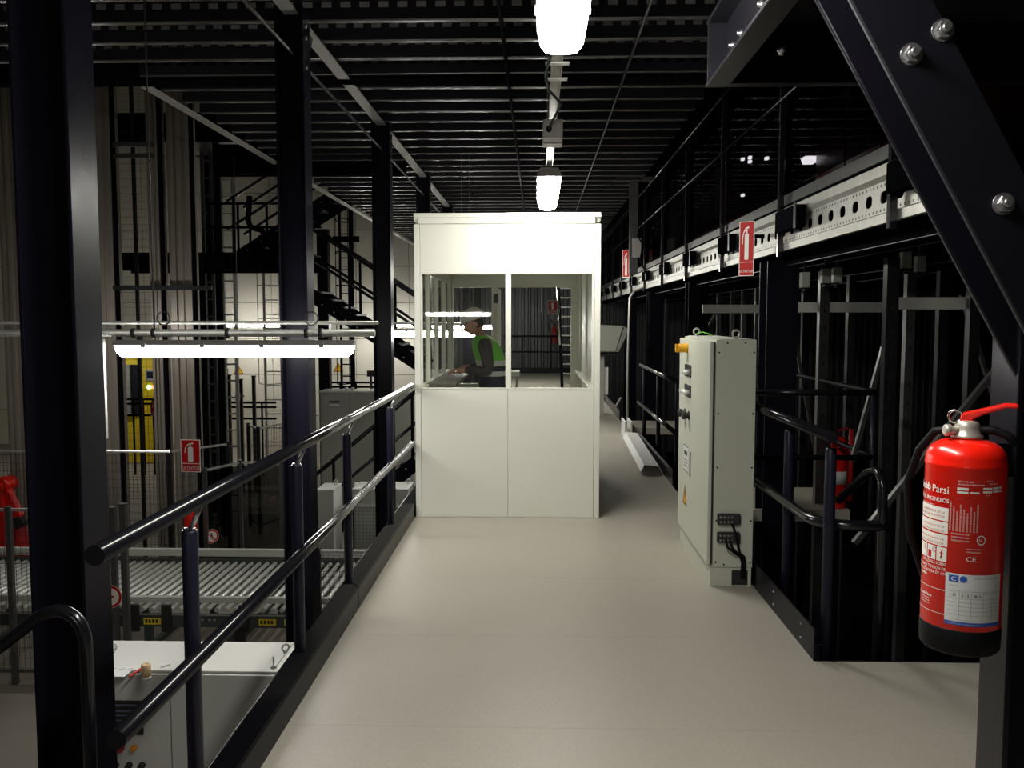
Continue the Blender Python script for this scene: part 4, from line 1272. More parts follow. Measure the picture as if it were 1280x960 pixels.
# slender extinguisher standing on the crosswalk
cp = P(1046, 640, Y=7.46)
t = thing('fire_extinguisher', (cp.x, 7.46, -0.002), 'slender dark red extinguisher with white band standing on the crosswalk', 'fire extinguisher', 'fire extinguishers')
z1 = P(1046, 545, Y=7.46).z
MB().lathe([(0.066, 0.0), (0.07, 0.01), (0.07, z1 - 0.1), (0.062, z1 - 0.045), (0.04, z1 - 0.01), (0.025, z1)], (cp.x, 7.46, 0), 24).build('cylinder', 'red', t)
MB().lathe([(0.071, P(1046, 604, Y=7.46).z), (0.071, P(1046, 588, Y=7.46).z)], (cp.x, 7.46, 0), 24).build('label_band', 'paper', t)
MB().lathe([(0.024, z1), (0.026, z1 + 0.04), (0.015, z1 + 0.06)], (cp.x, 7.46, 0), 12).build('valve', 'ink', t)
MB().bar((cp.x - 0.02, 7.44, z1 + 0.05), (cp.x + 0.07, 7.44, z1 + 0.07), 0.02, 0.015).build('lever', 'reddull', t)
MB().cyl((cp.x + 0.10, 7.45, 0.06), (cp.x + 0.10, 7.45, z1 + 0.06), 0.028, 12, 0.02).build('discharge_horn', 'reddull', t)
# far extinguisher on the ribbed wall
o_ = P(693, 430, Y=26.7)
t = thing('fire_extinguisher', (o_.x, 26.905, o_.z), 'far fire extinguisher hanging on the ribbed wall beside the ladder', 'fire extinguisher', 'fire extinguishers')
MB().lathe([(0.08, 0.0), (0.085, 0.02), (0.085, 0.46), (0.03, 0.53), (0.03, 0.55)], (o_.x, 26.905, o_.z), 20).build('cylinder', 'reddull', t)
MB().lathe([(0.03, 0.55), (0.03, 0.62)], (o_.x, 26.905, o_.z), 12).build('valve', 'ink', t)
MB().tube([(o_.x, 26.88, o_.z + 0.6), (o_.x - 0.10, 26.88, o_.z + 0.72), (o_.x - 0.2, 26.88, o_.z + 0.62), (o_.x - 0.1, 26.88, o_.z + 0.2)], 0.014, 8).build('hose', 'ink', t)

# =================================================================== NEAR COLUMN, LANDING AND BRACE
t = thing('steel_column', (1.06, 1.9, 0), 'dark steel column carrying the large red extinguisher', 'column', None, 'structure')
MB().box(0.99, 1.002, 1.838, 1.948, 0.0, 1.76).build('flange', 'gloss', t, 0.002)
MB().box(1.148, 1.16, 1.838, 1.948, 0.0, 1.76).build('flange', 'gloss', t, 0.002)
MB().box(1.002, 1.148, 1.888, 1.897, 0.0, 1.76).build('web', 'navy', t)
MB().box(0.96, 1.19, 1.80, 1.985, 0.0, 0.015).build('base_plate', 'navy', t)
# landing of the upper stair: channel frame with end stiffener
LZ = 2.376
t = thing('stair_landing', (1.2, 1.5, LZ), 'dark steel landing frame of channels overhead above the red extinguisher', 'landing')
ch = [(0.0, 0.0), (0.075, 0.0), (0.075, 0.216), (0.0, 0.216), (0.0, 0.206), (0.066, 0.206), (0.066, 0.011), (0.0, 0.011)]
MB().prism(ch, (0.563, -1.0, LZ), (1, 0, 0), (0, 0, 1), (0, 1, 0), 4.05).build('side_channel', 'satin', t, 0.0025)
MB().box(0.566, 0.629, 3.03, 3.042, LZ + 0.011, LZ + 0.206).build('stiffener_plate', 'satin', t, 0.001)
MB().box(0.64, 3.0, 3.0, 3.05, LZ, LZ + 0.216).build('end_channel', 'navy', t, 0.003)
MB().box(0.64, 3.0, -1.0, 3.0, LZ + 0.19, LZ + 0.2).build('landing_plate', 'deck', t)
for yy in (2.3, 1.3, 0.3):
    MB().box(0.64, 3.0, yy, yy + 0.06, LZ + 0.09, LZ + 0.19).build('cross_bar', 'navy', t)
for yy in (2.92, 2.80, 2.55):
    MB().lathe([(0.011, 0), (0.011, 0.008), (0.006, 0.009), (0.006, 0.018)], (0.629, yy, LZ + 0.10), 6, (-1, 0, 0)).build('bolt', 'bolt', t)
MB().lathe([(0.013, 0), (0.013, 0.009), (0.007, 0.010), (0.007, 0.02)], (0.70, 2.62, LZ), 6, (0, 0, -1)).build('bolt', 'bolt', t)
# diagonal brace, bolted box section from the landing down past the column
BYF = 1.72
bl0, bl1 = P(1063, 0, Y=BYF), P(1285, 420, Y=BYF)
d = (bl1 - bl0).normalized()
rg0 = P(1168, 0, Y=BYF)
nrm = Vector((-d.z, 0, d.x))
if nrm.x < 0:
    nrm = -nrm
wid = abs((rg0 - bl0).dot(nrm))
t = thing('diagonal_brace', (1.0, BYF, 1.9), 'heavy dark bolted diagonal brace crossing the upper right corner', 'brace')
p0 = bl0 - d * 0.6
Lb = 1.75
g = MB()
# front flange, underside web set back, rear flange: an I section turned on its side
pf = [(0, 0), (wid, 0), (wid, Lb), (0, Lb)]
g.prism(pf, p0, nrm, d, (0, 1, 0), 0.014)
g.build('front_flange', 'satin', t, 0.0035)
MB().prism(pf, p0 + Vector((0, 0.125, 0)), nrm, d, (0, 1, 0), 0.014).build('rear_flange', 'gloss', t, 0.0035)
MB().prism([(wid / 2 - 0.005, 0), (wid / 2 + 0.005, 0), (wid / 2 + 0.005, Lb), (wid / 2 - 0.005, Lb)], p0 + Vector((0, 0.014, 0)), nrm, d, (0, 1, 0), 0.111).build('web', 'black', t)  # web black unlike the flanges: shade of the recess put into the colour
for px, py in ((1139, 68), (1178, 38), (1254, 255)):
    q = P(px, py, Y=BYF)
    b_ = MB().lathe([(0.0165, 0.0), (0.0165, 0.010), (0.014, 0.012)], q, 6, (0, -1, 0), False).build('hex_bolt', 'bolt', t)
    MB().lathe([(0.009, 0.012), (0.009, 0.022), (0.007, 0.024)], q, 12, (0, -1, 0)).build('bolt_end', 'bolt', b_)
    MB().lathe([(0.021, -0.001), (0.021, 0.003)], q, 18, (0, -1, 0)).build('washer', 'bolt', b_)

# =================================================================== RACK-SIDE UPPER MEZZANINE
BXR = 1.80
rb = thing('edge_beam', (BXR, 10, 2.095), 'galvanised perforated edge beam of the upper mezzanine on the rack side', 'beam', None, 'structure')
ylo, yhi = 4.03, 26.8


def perforated(x, y0, y1, z0, z1, pitch_, a, b, name, m, par):
    vs, fs = [], []
    n_ = 16
    y = y0
    while y < y1:
        yc, zc = y + pitch_ / 2, (z0 + z1) / 2
        k = len(vs)
        for i in range(n_):
            an = 2 * math.pi * i / n_ + math.pi / 4
            c_, s2 = math.cos(an), math.sin(an)
            m_ = max(abs(c_), abs(s2))
            vs.append((x, yc + c_ / m_ * pitch_ / 2, zc + s2 / m_ * (z1 - z0) / 2))
        for i in range(n_):
            an = 2 * math.pi * i / n_ + math.pi / 4
            vs.append((x, yc + a * math.copysign(abs(math.cos(an)) ** 0.75, math.cos(an)), zc + b * math.copysign(abs(math.sin(an)) ** 0.75, math.sin(an))))
        for i in range(n_):
            j = (i + 1) % n_
            fs.append((k + i, k + n_ + i, k + n_ + j, k + j))
        y += pitch_
    o = MB().add(vs, fs).build(name, m, par)
    so = o.modifiers.new('thick', 'SOLIDIFY')
    so.thickness = 0.004
    so.offset = 0
    return o


# galvanised with two rows of punched dots
mg = M['galv'].copy()
mg.name = 'punched_galvanised'
M['punched'] = mg
nt = mg.node_tree
bs = nt.nodes['Principled BSDF']
src_link = bs.inputs['Base Color'].links[0].from_socket
ge = nt.nodes.new('ShaderNodeNewGeometry')
sp = nt.nodes.new('ShaderNodeSeparateXYZ')
nt.links.new(ge.outputs['Position'], sp.inputs[0])


def mnode(op, a, b=None, c=None):
    n_ = nt.nodes.new('ShaderNodeMath')
    n_.operation = op
    for i, v in enumerate((a, b, c)):
        if v is None:
            continue
        if isinstance(v, (int, float)):
            n_.inputs[i].default_value = v
        else:
            nt.links.new(v, n_.inputs[i])
    return n_.outputs[0]


fy = mnode('FRACT', mnode('MULTIPLY', sp.outputs['Y'], 1 / 0.052))
dy = mnode('LESS_THAN', mnode('ABSOLUTE', mnode('SUBTRACT', fy, 0.5)), 0.16)
zc = mnode('ABSOLUTE', mnode('SUBTRACT', sp.outputs['Z'], 2.238))
dz = mnode('LESS_THAN', mnode('ABSOLUTE', mnode('SUBTRACT', zc, 0.066)), 0.007)
dot = mnode('MULTIPLY', dy, dz)
mx = nt.nodes.new('ShaderNodeMix')
mx.data_type = 'RGBA'
nt.links.new(dot, mx.inputs['Factor'])
nt.links.new(src_link, mx.inputs['A'])
mx.inputs['B'].default_value = (0.02, 0.02, 0.02, 1)
nt.links.new(mx.outputs['Result'], bs.inputs['Base Color'])

perforated(BXR + 0.03, 4.03, 26.7, 2.155, 2.322, 0.211, 0.048, 0.034, 'web', 'punched', rb)
MB().prism([(0.0, 0.0), (0.03, 0.0), (0.03, 0.004), (0.004, 0.004), (0.004, 0.045), (0.032, 0.062), (0.028, 0.062), (0.0, 0.048)], (BXR, ylo, 2.095), (1, 0, 0), (0, 0, 1), (0, 1, 0), yhi - ylo).build('bottom_lip', 'galv', rb)
MB().prism([(0.03, 0.0), (0.032, 0.0), (0.004, 0.026), (0.004, 0.078), (0.035, 0.078), (0.035, 0.081), (0.0, 0.081), (0.0, 0.024)], (BXR, ylo, 2.32), (1, 0, 0), (0, 0, 1), (0, 1, 0), yhi - ylo).build('top_lip', 'galv', rb)
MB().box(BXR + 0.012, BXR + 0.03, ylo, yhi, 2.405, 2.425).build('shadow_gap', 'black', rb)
MB().prism([(0.0, 0.0), (0.06, 0.0), (0.06, 0.078), (0.012, 0.078), (0.012, 0.070), (0.004, 0.066), (0.004, 0.012), (0.0, 0.012)], (BXR + 0.004, ylo, 2.424), (1, 0, 0), (0, 0, 1), (0, 1, 0), yhi - ylo).build('floor_rail', 'galv_dull', rb)
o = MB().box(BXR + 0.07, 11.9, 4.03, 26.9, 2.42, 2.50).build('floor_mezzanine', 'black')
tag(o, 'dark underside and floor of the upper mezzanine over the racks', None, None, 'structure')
# longitudinal joists under the mezzanine
for k, (xx, zz) in enumerate(((2.36, 2.05), (2.0, 2.02), (2.9, 2.0), (3.5, 2.0))):
    o = thing('floor_joist', (xx, 15, zz), None, None)
    MB().box(xx, xx + 0.004, 4.03, 26.8, zz + 0.004, zz + 0.40).build('web', 'black', o)
    MB().box(xx - 0.004, xx + 0.016, 4.03, 26.8, zz, zz + 0.004).build('lip', 'galv_dull', o)
    tag(o, 'thin steel joist edge under the upper mezzanine, %s from the walkway' % ORD[(1, 0, 2, 3)[k]], 'joist', 'joists under the upper mezzanine', 'structure')

# guard posts, rails and glossy infill panes above the edge beam
gp = thing('guardrail', (BXR - 0.03, 10, 2.05), 'black guardrail with glossy dark panes along the upper mezzanine edge', 'guardrail')
pys = [4.5 + 2.05 * k for k in range(11)]
for k, yy in enumerate(pys):
    MB().box(BXR - 0.045, BXR - 0.005, yy, yy + 0.04, 2.05, 3.74).build('post', 'rail', gp, 0.003)
    MB().box(BXR - 0.075, BXR - 0.004, yy - 0.52, yy - 0.02, 2.215, 2.365).build('bracket_box', 'black', gp, 0.004)
    MB().box(BXR - 0.08, BXR - 0.074, yy - 0.55, yy - 0.50, 2.205, 2.375).build('bracket_plate', 'rack', gp)
MB().cyl((BXR - 0.05, 4.2, 3.168), (BXR - 0.05, 26.5, 3.168), 0.011, 10).build('knee_rail', 'rail', gp)
MB().cyl((BXR - 0.05, 4.2, 3.70), (BXR - 0.05, 26.5, 3.70), 0.011, 10).build('top_rail', 'rail', gp)
for k in range(10):
    MB().box(BXR + 0.0, BXR + 0.006, pys[k] + 0.06, pys[k + 1] - 0.02, 2.52, 3.66).build('pane', 'darkpane', gp)
MB().box(BXR + 0.0, BXR + 0.006, 4.05, 4.46, 2.52, 3.66).build('pane', 'darkpane', gp)
# machinery just inside the guardrail, red and grey boxes
for k, (yy, hh, m_, lab) in enumerate(((5.2, 3.4, 'maroon', 'dark red machine cabinet on the upper mezzanine behind the first panes'), (10.2, 3.3, 'maroon', 'dark red machine cabinet further along the upper mezzanine'))):
    t = thing('machine_cabinet', (2.5, yy, 2.5), lab, 'cabinet', 'red machine cabinets on the upper mezzanine')
    MB().box(2.0, 3.0, yy, yy + 1.3, 2.5, hh).build('body', m_, t, 0.01)
    MB().box(1.985, 2.0, yy + 0.05, yy + 0.63, 2.58, hh - 0.06).build('door', m_, t, 0.006)
    MB().box(1.985, 2.0, yy + 0.66, yy + 1.25, 2.58, hh - 0.06).build('door', m_, t, 0.006)
    MB().box(1.96, 1.985, yy + 0.56, yy + 0.59, 2.9, 3.1).build('handle', 'galv', t)

t = thing('machine_cabinet', (2.6, 8.8, 2.5), 'dark machine cabinet with tiny glowing squares imitating reflections on the upper mezzanine', 'cabinet')
MB().box(2.2, 3.0, 8.2, 9.6, 2.5, 3.45).build('body', 'black', t, 0.01)
for px, py in ((929, 199), (938, 197), (938, 202), (959, 198), (929, 244)):  # small white reflections imitated by glowing plates
    c = P(px, py, X=2.19)
    MB().box(2.17, 2.2, c.y - 0.03, c.y + 0.03, c.z - 0.013, c.z + 0.013).build('reflection_dot', 'reflectglow', t)
c = P(1013, 199, X=1.97)  # lamp reflection in the guard pane, imitated by a glowing block
t = thing('reflection_block', (c.x, c.y, c.z), 'small glowing block imitating a lamp reflection above the perforated beam', 'lamp')
MB().prism([(-0.05, 0.015), (0.05, 0.015), (0.035, -0.026), (-0.035, -0.026)], (c.x, c.y - 0.05, c.z), (1, 0, 0), (0, 0, 1), (0, 1, 0), 0.12).build('diffuser', 'reflectglow', t)
MB().box(c.x - 0.055, c.x + 0.055, c.y - 0.055, c.y + 0.075, c.z + 0.015, c.z + 0.045).build('housing', 'housing', t)
MB().cyl((c.x, c.y, c.z + 0.045), (c.x, c.y, 9.0), 0.005, 6).build('hanger_rod', 'rack', t)

# suspended post with plate at the ceiling
c = P(792, 225, Y=14.0)
t = thing('suspended_post', (c.x, 14.0, 2.1), 'grey suspended post with square head plate hanging beside the far rack', 'post')
MB().box(c.x - 0.28, c.x + 0.28, 13.8, 14.2, c.z, c.z + 0.02).build('head_plate', 'galv_dull', t)
MB().box(c.x - 0.06, c.x + 0.07, 13.95, 14.05, 2.3, c.z).build('post_channel', 'galv_dull', t)
MB().box(c.x - 0.02, c.x + 0.12, 13.9, 14.0, 2.55, 2.85).build('device_box', 'housing', t, 0.01)
MB().tube([(c.x + 0.05, 13.9, 2.9), (c.x + 0.14, 13.9, 2.75), (c.x + 0.1, 13.9, 2.5), (c.x + 0.2, 13.9, 2.3)], 0.012, 8).build('cable', 'rubber', t)
MB().box(c.x - 0.05, c.x + 0.06, 13.94, 14.06, c.z + 0.02, JB).build('hanger', 'navy', t)
c = P(787, 400, Y=13.0)
o = MB().tube([(c.x + 0.2, 13.0, P(787, 360, Y=13).z), (c.x + 0.06, 13.0, P(787, 364, Y=13).z), (c.x, 13.0, P(787, 372, Y=13).z), (c.x - 0.02, 13.0, P(786, 440, Y=13).z), (c.x - 0.02, 13.0, -0.002)], 0.019, 10).build('conduit_drop', 'galv')
tag(o, 'bright grey conduit bending down beside the far rack columns', 'conduit')

# =================================================================== STORAGE RACK BELOW
t = None
for k, (cy, x0) in enumerate(((7.15, 1.84), (11.2, 1.9), (15.2, 1.9), (19.2, 1.9))):
    t = thing('steel_column', (x0 + 0.12, cy, LOW), 'dark column under the upper mezzanine, %s behind the grey cabinet' % ORD[k], 'column', 'columns under the upper mezzanine', 'structure')
    MB().box(x0, x0 + 0.25, cy, cy + 0.013, LOW, 2.06).build('flange', 'navy', t, 0.002)
    MB().box(x0, x0 + 0.25, cy + 0.24, cy + 0.253, LOW, 2.06).build('flange', 'navy', t, 0.002)
    MB().box(x0 + 0.12, x0 + 0.13, cy + 0.013, cy + 0.24, LOW, 2.06).build('web', 'navy', t)
ups = [(1028, 12, 7.6, 'galv_dull'), (1062, 9, 8.3, 'rack'), (1112, 15, 5.9, 'rack'), (1135, 11, 7.2, 'galv_dull'), (1176, 12, 7.6, 'rack'), (1005, 8, 9.2, 'rack'), (945, 6, 11.8, 'galv_dull'), (928, 5, 12.6, 'galv_dull'), (914, 5, 13.6, 'galv_dull'), (897, 5, 14.8, 'galv_dull'), (832, 4, 17.5, 'rack'), (1215, 13, 6.4, 'rack')]
hole = None
for k, (px, wpx, yy, m_) in enumerate(sorted(ups, key=lambda q: q[2])):
    c = P(px, 500, Y=yy)
    wd = wpx * yy / F
    t = thing('rack_upright', (c.x, yy, LOW), 'galvanised storage rack upright, %s nearest of those behind the extinguisher and cabinet' % ORD[k], 'rack upright', 'storage rack uprights')
    MB().prism([(-wd / 2, 0), (wd / 2, 0), (wd / 2, 0.07), (wd / 2 - 0.004, 0.07), (wd / 2 - 0.004, 0.004), (-wd / 2 + 0.004, 0.004), (-wd / 2 + 0.004, 0.07), (-wd / 2, 0.07)], (c.x, yy, LOW), (1, 0, 0), (0, 1, 0), (0, 0, 1), 2.0 - LOW).build('upright', m_, t)
    MB().box(c.x - wd / 2 - 0.03, c.x + wd / 2 + 0.03, yy - 0.03, yy + 0.1, LOW, LOW + 0.01).build('foot_plate', m_, t)
    if wpx >= 9:
        for q in range(8):
            MB().box(c.x - 0.008, c.x + 0.008, yy - 0.002, yy, 0.6 + q * 0.15, 0.63 + q * 0.15).build('slot', 'ink', t)
for k, (pa, pb, yy, m_, lab) in enumerate((((880, 386), (1010, 383), 9.5, 'pale', 'pale horizontal rack beam far behind the grey cabinet'), ((1000, 384), (1112, 380), 7.72, 'pale', 'pale horizontal rack beam between the middle uprights'), ((1118, 379), (1217, 374), 6.52, 'pale', 'pale horizontal rack beam behind the red extinguisher lever'))):
    a, b = P(*pa, Y=yy), P(*pb, Y=yy)
    o = MB().box(a.x, b.x, yy + 0.07, yy + 0.11, a.z - 0.045, a.z + 0.045).build('rack_beam', m_, None, 0.003)
    tag(o, lab, 'rack beam', 'storage rack beams')
for k, (pa, pb, yy, lab) in enumerate((((994, 425), (1012, 525), 9.0, 'thin diagonal rack brace leaning beside the dark column'), ((1107, 425), (1078, 530), 6.6, 'thin diagonal rack brace below the pale beam'), ((1238, 470), (1120, 615), 5.2, 'flat diagonal rack brace behind the red extinguisher hose'), ((893, 395), (872, 430), 12.0, 'short diagonal rack brace above the grey cabinet'), ((1212, 400), (1240, 490), 7.0, 'faint diagonal rack brace behind the steel brace'))):
    a, b = P(*pa, Y=yy), P(*pb, Y=yy)
    dd = (b - a)
    a, b = a - dd * 0.35, b + dd * 0.45
    o = MB().bar(a, b, 0.03, 0.04, (0, 1, 0)).build('rack_brace', 'galv_dull')
    tag(o, lab, 'rack brace', 'storage rack braces')
# back panel row far inside the rack
for k in range(6):
    o = MB().box(4.6, 4.66, 5.0 + k * 3.2, 5.08 + k * 3.2, LOW, 2.0).build('rack_upright', 'rack')
    tag(o, 'dim upright deep inside the storage rack, %s of the rear row' % ORD[k], 'rack upright', 'rear storage rack uprights')
# grey spring boxes under the mezzanine joists
for k, (px, py, yy) in enumerate(((1006, 350, 7.0), (1032, 345, 7.3), (1046, 344, 7.1), (1132, 325, 6.5), (1150, 330, 6.7))):
    c = P(px, py, Y=yy)
    t = thing('drive_unit', (c.x, yy, c.z), 'small grey drive unit under the upper mezzanine, %s from the dark column' % ORD[k], 'drive unit', 'drive units under the mezzanine')
    MB().box(c.x - 0.035, c.x + 0.035, yy - 0.03, yy + 0.03, c.z - 0.06, c.z + 0.06).build('casing', 'midgrey', t, 0.006)
    MB().cyl((c.x, yy, c.z + 0.06), (c.x, yy, 2.42), 0.012, 8).build('shaft', 'rack', t)
    MB().cyl((c.x, yy, c.z - 0.10), (c.x, yy, c.z - 0.06), 0.02, 8).build('cap', 'rack', t)

# =================================================================== HALL BELOW: CABINET UNDER THE LONG LAMP
KX0, KX1, KY0, KY1, KT = -2.78, -1.545, 5.05, 5.53, -0.5
t = thing('electrical_cabinet', ((KX0 + KX1) / 2, (KY0 + KY1) / 2, LOW), 'white electrical cabinet in the hall directly below the long lamp', 'cabinet')
MB().box(KX0, KX1, KY0 + 0.02, KY1, LOW, KT - 0.012).build('body', 'cabwhite', t, 0.004)
MB().box(KX0 - 0.006, KX1 + 0.006, KY0 + 0.012, KY1 + 0.006, KT - 0.012, KT).build('top_plate', 'cabwhite', t, 0.003)
MB().box(KX1 - 0.035, KX1 - 0.028, KY0 + 0.03, KY1 - 0.02, KT, KT + 0.003).build('gasket_strip', 'midgrey', t)
xm = P(213, 900, Y=KY0).x
d1 = MB().box(KX0 + 0.004, xm - 0.004, KY0, KY0 + 0.02, LOW + 0.1, KT - 0.02).build('door', 'cabwhite', t, 0.004)
d2 = MB().box(xm + 0.004, KX1 - 0.004, KY0, KY0 + 0.02, LOW + 0.1, KT - 0.02).build('door', 'cabwhite', t, 0.004)
a, b = P(138, 875, Y=KY0), P(180, 918, Y=KY0)
ds = MB().box(a.x - 0.14, b.x, KY0 - 0.012, KY0, b.z, a.z).build('display_panel', 'ink', t, 0.003)
for q, (dz, w2, m_) in enumerate(((0.02, 0.03, 'screenstripe'), (0.055, 0.03, 'screenstripe'), (0.085, 0.02, 'screenstripe'), (0.115, 0.02, 'screenstripe'), (0.155, 0.012, 'screenstripe'))):
    MB().box(a.x - 0.12, b.x - 0.03, KY0 - 0.014, KY0 - 0.012, a.z - dz - w2 * 0.4, a.z - dz).build('display_stripe', m_, ds)
for px, py, m_, r in ((151, 934, 'reddull', 0.026), (168, 934, 'orange', 0.018), (145, 956, 'ink', 0.02), (162, 956, 'ink', 0.02), (178, 956, 'ink', 0.02)):
    c = P(px, py, Y=KY0)
    MB().lathe([(r, 0), (r, 0.01), (r * 0.8, 0.012), (r * 0.9, 0.03), (r * 0.6, 0.034)], (c.x, KY0, c.z), 14, (0, -1, 0)).build('push_button', m_, t)
for px, py in ((141, 816), (357, 816), (331, 850)):
    c = P(px, py, Z=KT)
    yy = min(max(c.y, KY0 + 0.06), KY1 - 0.04)
    if py < 830:
        MB().cyl((c.x, yy, KT), (c.x, yy, KT + 0.015), 0.013, 10).tube(arc((c.x, yy, KT + 0.033), 0.022, 0, 360, 20, (0.8, 0.6, 0), (0, 0, 1))[:-1], 0.006, 8, True).build('lifting_eye', 'galv', t)
    else:
        MB().cyl((c.x, yy, KT), (c.x, yy, KT + 0.008), 0.018, 10).cyl((c.x, yy, KT + 0.008), (c.x, yy, KT + 0.07), 0.006, 8).build('lifting_eye', 'bolt', t)
c = P(183, 849, Z=KT)
t = thing('tape_roll', (c.x, c.y, KT), 'tan roll standing on the white hall cabinet', 'tape roll')
MB().lathe([(0.022, 0.0), (0.027, 0.004), (0.027, 0.088), (0.022, 0.092), (0.010, 0.092), (0.010, 0.088)], (c.x, c.y, KT), 18).build('roll', 'tan', t)
MB().lathe([(0.0275, 0.001), (0.0275, 0.018)], (c.x, c.y, KT), 18).build('loose_end', 'paper', t)
a, b = P(165, 845, Z=KT), P(177, 837, Z=KT)
t = thing('marker_pen', (a.x, a.y, KT), 'red pen lying beside the tan roll', 'pen')
up = Vector((0, 0, 0.007))
MB().cyl(a + up, b + up, 0.007, 10).build('barrel', 'reddull', t)
MB().cyl(a + up, a + up - (b - a).normalized() * 0.03, 0.009, 10, 0.005).build('cap', 'reddull', t)
a, b = P(201, 835, Z=KT), P(213, 831, Z=KT)
o = MB().cyl(a + Vector((0, 0, 0.005)), b + Vector((0, 0, 0.005)), 0.005, 8).build('cable_tie', 'white')
tag(o, 'short white strip lying on the white hall cabinet', 'cable tie')
a = P(150, 840, Z=KT)
t = thing('paper_sheet', (a.x, a.y, KT), 'pale pink printed sheet lying on the white hall cabinet', 'paper')
MB().box(a.x - 0.12, a.x + 0.06, a.y - 0.07, a.y + 0.10, KT + 0.0003, KT + 0.0012).build('sheet', 'paper', t)
for q in range(3):
    MB().obox((a.x - 0.06 + q * 0.05, a.y + 0.04, KT + 0.0016), (1, 0.9, 0), (-0.9, 1, 0), (0, 0, 1), 0.04, 0.004, 0.0006).build('print_line', 'maroon', t)

# =================================================================== ROLLER CONVEYOR
VZ = -1.70
VX0, VX1, VY0, VY1 = -8.6, -1.35, 9.78, 11.70
t = thing('roller_conveyor', ((VX0 + VX1) / 2, (VY0 + VY1) / 2, LOW), 'wide roller conveyor with bright zinc rollers running below the walkway', 'conveyor')
ro = None
x = VX0 + 0.06
while x < VX1 - 0.05:
    if ro is None:
        ro = MB().cyl((x, VY0, VZ - 0.04), (x, VY1, VZ - 0.04), 0.028, 14).build('roller', 'roller', t)
        x0r = x
    else:
        clone(ro, t, (x - x0r, 0, 0))
    x += 0.108
MB().box(VX0, VX1, VY1 + 0.01, VY1 + 0.07, VZ - 0.14, VZ + 0.02).build('side_frame', 'convframe', t, 0.004)
MB().box(VX0, VX1, VY0 - 0.07, VY0 - 0.012, VZ - 0.22, VZ - 0.075).build('side_frame', 'convframe', t, 0.004)
MB().box(VX0, VX1, VY0 - 0.085, VY0 - 0.07, VZ - 0.078, VZ - 0.068).build('frame_lip', 'galv', t)
MB().box(VX0, VX1, VY1 + 0.02, VY1 + 0.08, VZ + 0.045, VZ + 0.15).build('guide_rail', 'pale', t, 0.012)
MB().box(VX0, VX1, VY0 - 0.02, VY0 + 0.05, VZ + 0.045, VZ + 0.115).build('guide_rail', 'pale', t, 0.012)
for k in range(8):
    xx = VX0 + 0.3 + k * 0.95
    for yy in (VY0 - 0.06, VY1 + 0.01):
        MB().box(xx, xx + 0.09, yy, yy + 0.06, LOW, VZ - 0.14).build('leg', 'convframe', t)
    MB().box(xx + 0.01, xx + 0.08, VY0, VY1, LOW + 0.3, LOW + 0.36).build('cross_tie', 'convframe', t)
for px in (169, 209, 305):
    c = P(px, 770, Y=VY0 - 0.08)
    MB().box(c.x - 0.055, c.x + 0.055, VY0 - 0.12, VY0 - 0.072, VZ - 0.26, VZ + 0.05).build('sensor_bracket', 'ink', t, 0.008)
for px in (190, 334, 366):
    c = P(px, 780, Y=VY0 - 0.08)
    la = MB().box(c.x - 0.10, c.x + 0.10, VY0 - 0.074, VY0 - 0.071, VZ - 0.19, VZ - 0.115).build('yellow_label', 'lemon', t)
    for q in range(4):
        MB().box(c.x - 0.08 + q * 0.04, c.x - 0.055 + q * 0.04, VY0 - 0.0755, VY0 - 0.074, VZ - 0.172, VZ - 0.13).build('label_print', 'ink', la)
for px in (253, 262, 268, 373):
    c = P(px, 782, Y=VY0 - 0.08)
    MB().cyl((c.x, VY0 - 0.082, VZ - 0.13), (c.x, VY0 - 0.07, VZ - 0.13), 0.016, 8).build('bolt', 'bolt', t)
c = P(301, 800, Y=VY0 - 0.1)
MB().box(c.x - 0.06, c.x + 0.06, VY0 - 0.16, VY0 - 0.09, VZ - 0.46, VZ - 0.22).build('motor_bracket', 'rack', t, 0.004)


# =================================================================== MACHINE FENCES
def wire_panel(a, b, z0, z1, px_, pz_, r):
    a, b = Vector((a[0], a[1], 0)), Vector((b[0], b[1], 0))
    L = (b - a).length
    d = (b - a) / L
    n = Vector((-d.y, d.x, 0))
    g = MB()
    k = 0
    while k * px_ <= L:
        p = a + d * k * px_
        g.obox(p + Vector((0, 0, (z0 + z1) / 2)), d, n, (0, 0, 1), r, r, z1 - z0)
        k += 1
    k = 0
    while z0 + k * pz_ <= z1:
        g.obox((a + b) / 2 + Vector((0, 0, z0 + k * pz_)), d, n, (0, 0, 1), L, r, r)
        k += 1
    return g


def fence(label, pts, z1, postm='galv_dull', glazed=(), pitch_=(0.06, 0.12)):
    t = thing('machine_fence', (pts[0][0], pts[0][1], LOW), label, 'fence', 'machine guard fences')
    for p in pts:
        MB().box(p[0] - 0.03, p[0] + 0.03, p[1] - 0.03, p[1] + 0.03, LOW, z1 + 0.04).build('post', postm, t, 0.003)
    for i in range(len(pts) - 1):
        a, b = pts[i], pts[i + 1]
        MB().bar((a[0], a[1], z1), (b[0], b[1], z1), 0.025, 0.03).build('top_rail', 'galv', t)
        MB().bar((a[0], a[1], LOW + 0.15), (b[0], b[1], LOW + 0.15), 0.025, 0.03).build('bottom_rail', postm, t)
        if i in glazed:
            d = (Vector((b[0], b[1], 0)) - Vector((a[0], a[1], 0)))
            c = Vector(((a[0] + b[0]) / 2, (a[1] + b[1]) / 2, (z1 + LOW) / 2 + 0.08))
            MB().obox(c, d, d.cross(Vector((0, 0, 1))), (0, 0, 1), d.length - 0.08, 0.005, z1 - LOW - 0.24).build('pane', 'poly', t)
        else:
            o = wire_panel(a, b, LOW + 0.18, z1 - 0.02, pitch_[0], pitch_[1], 0.0035).build('wire_mesh', 'rack', t)
            o['kind'] = 'stuff'
    return t


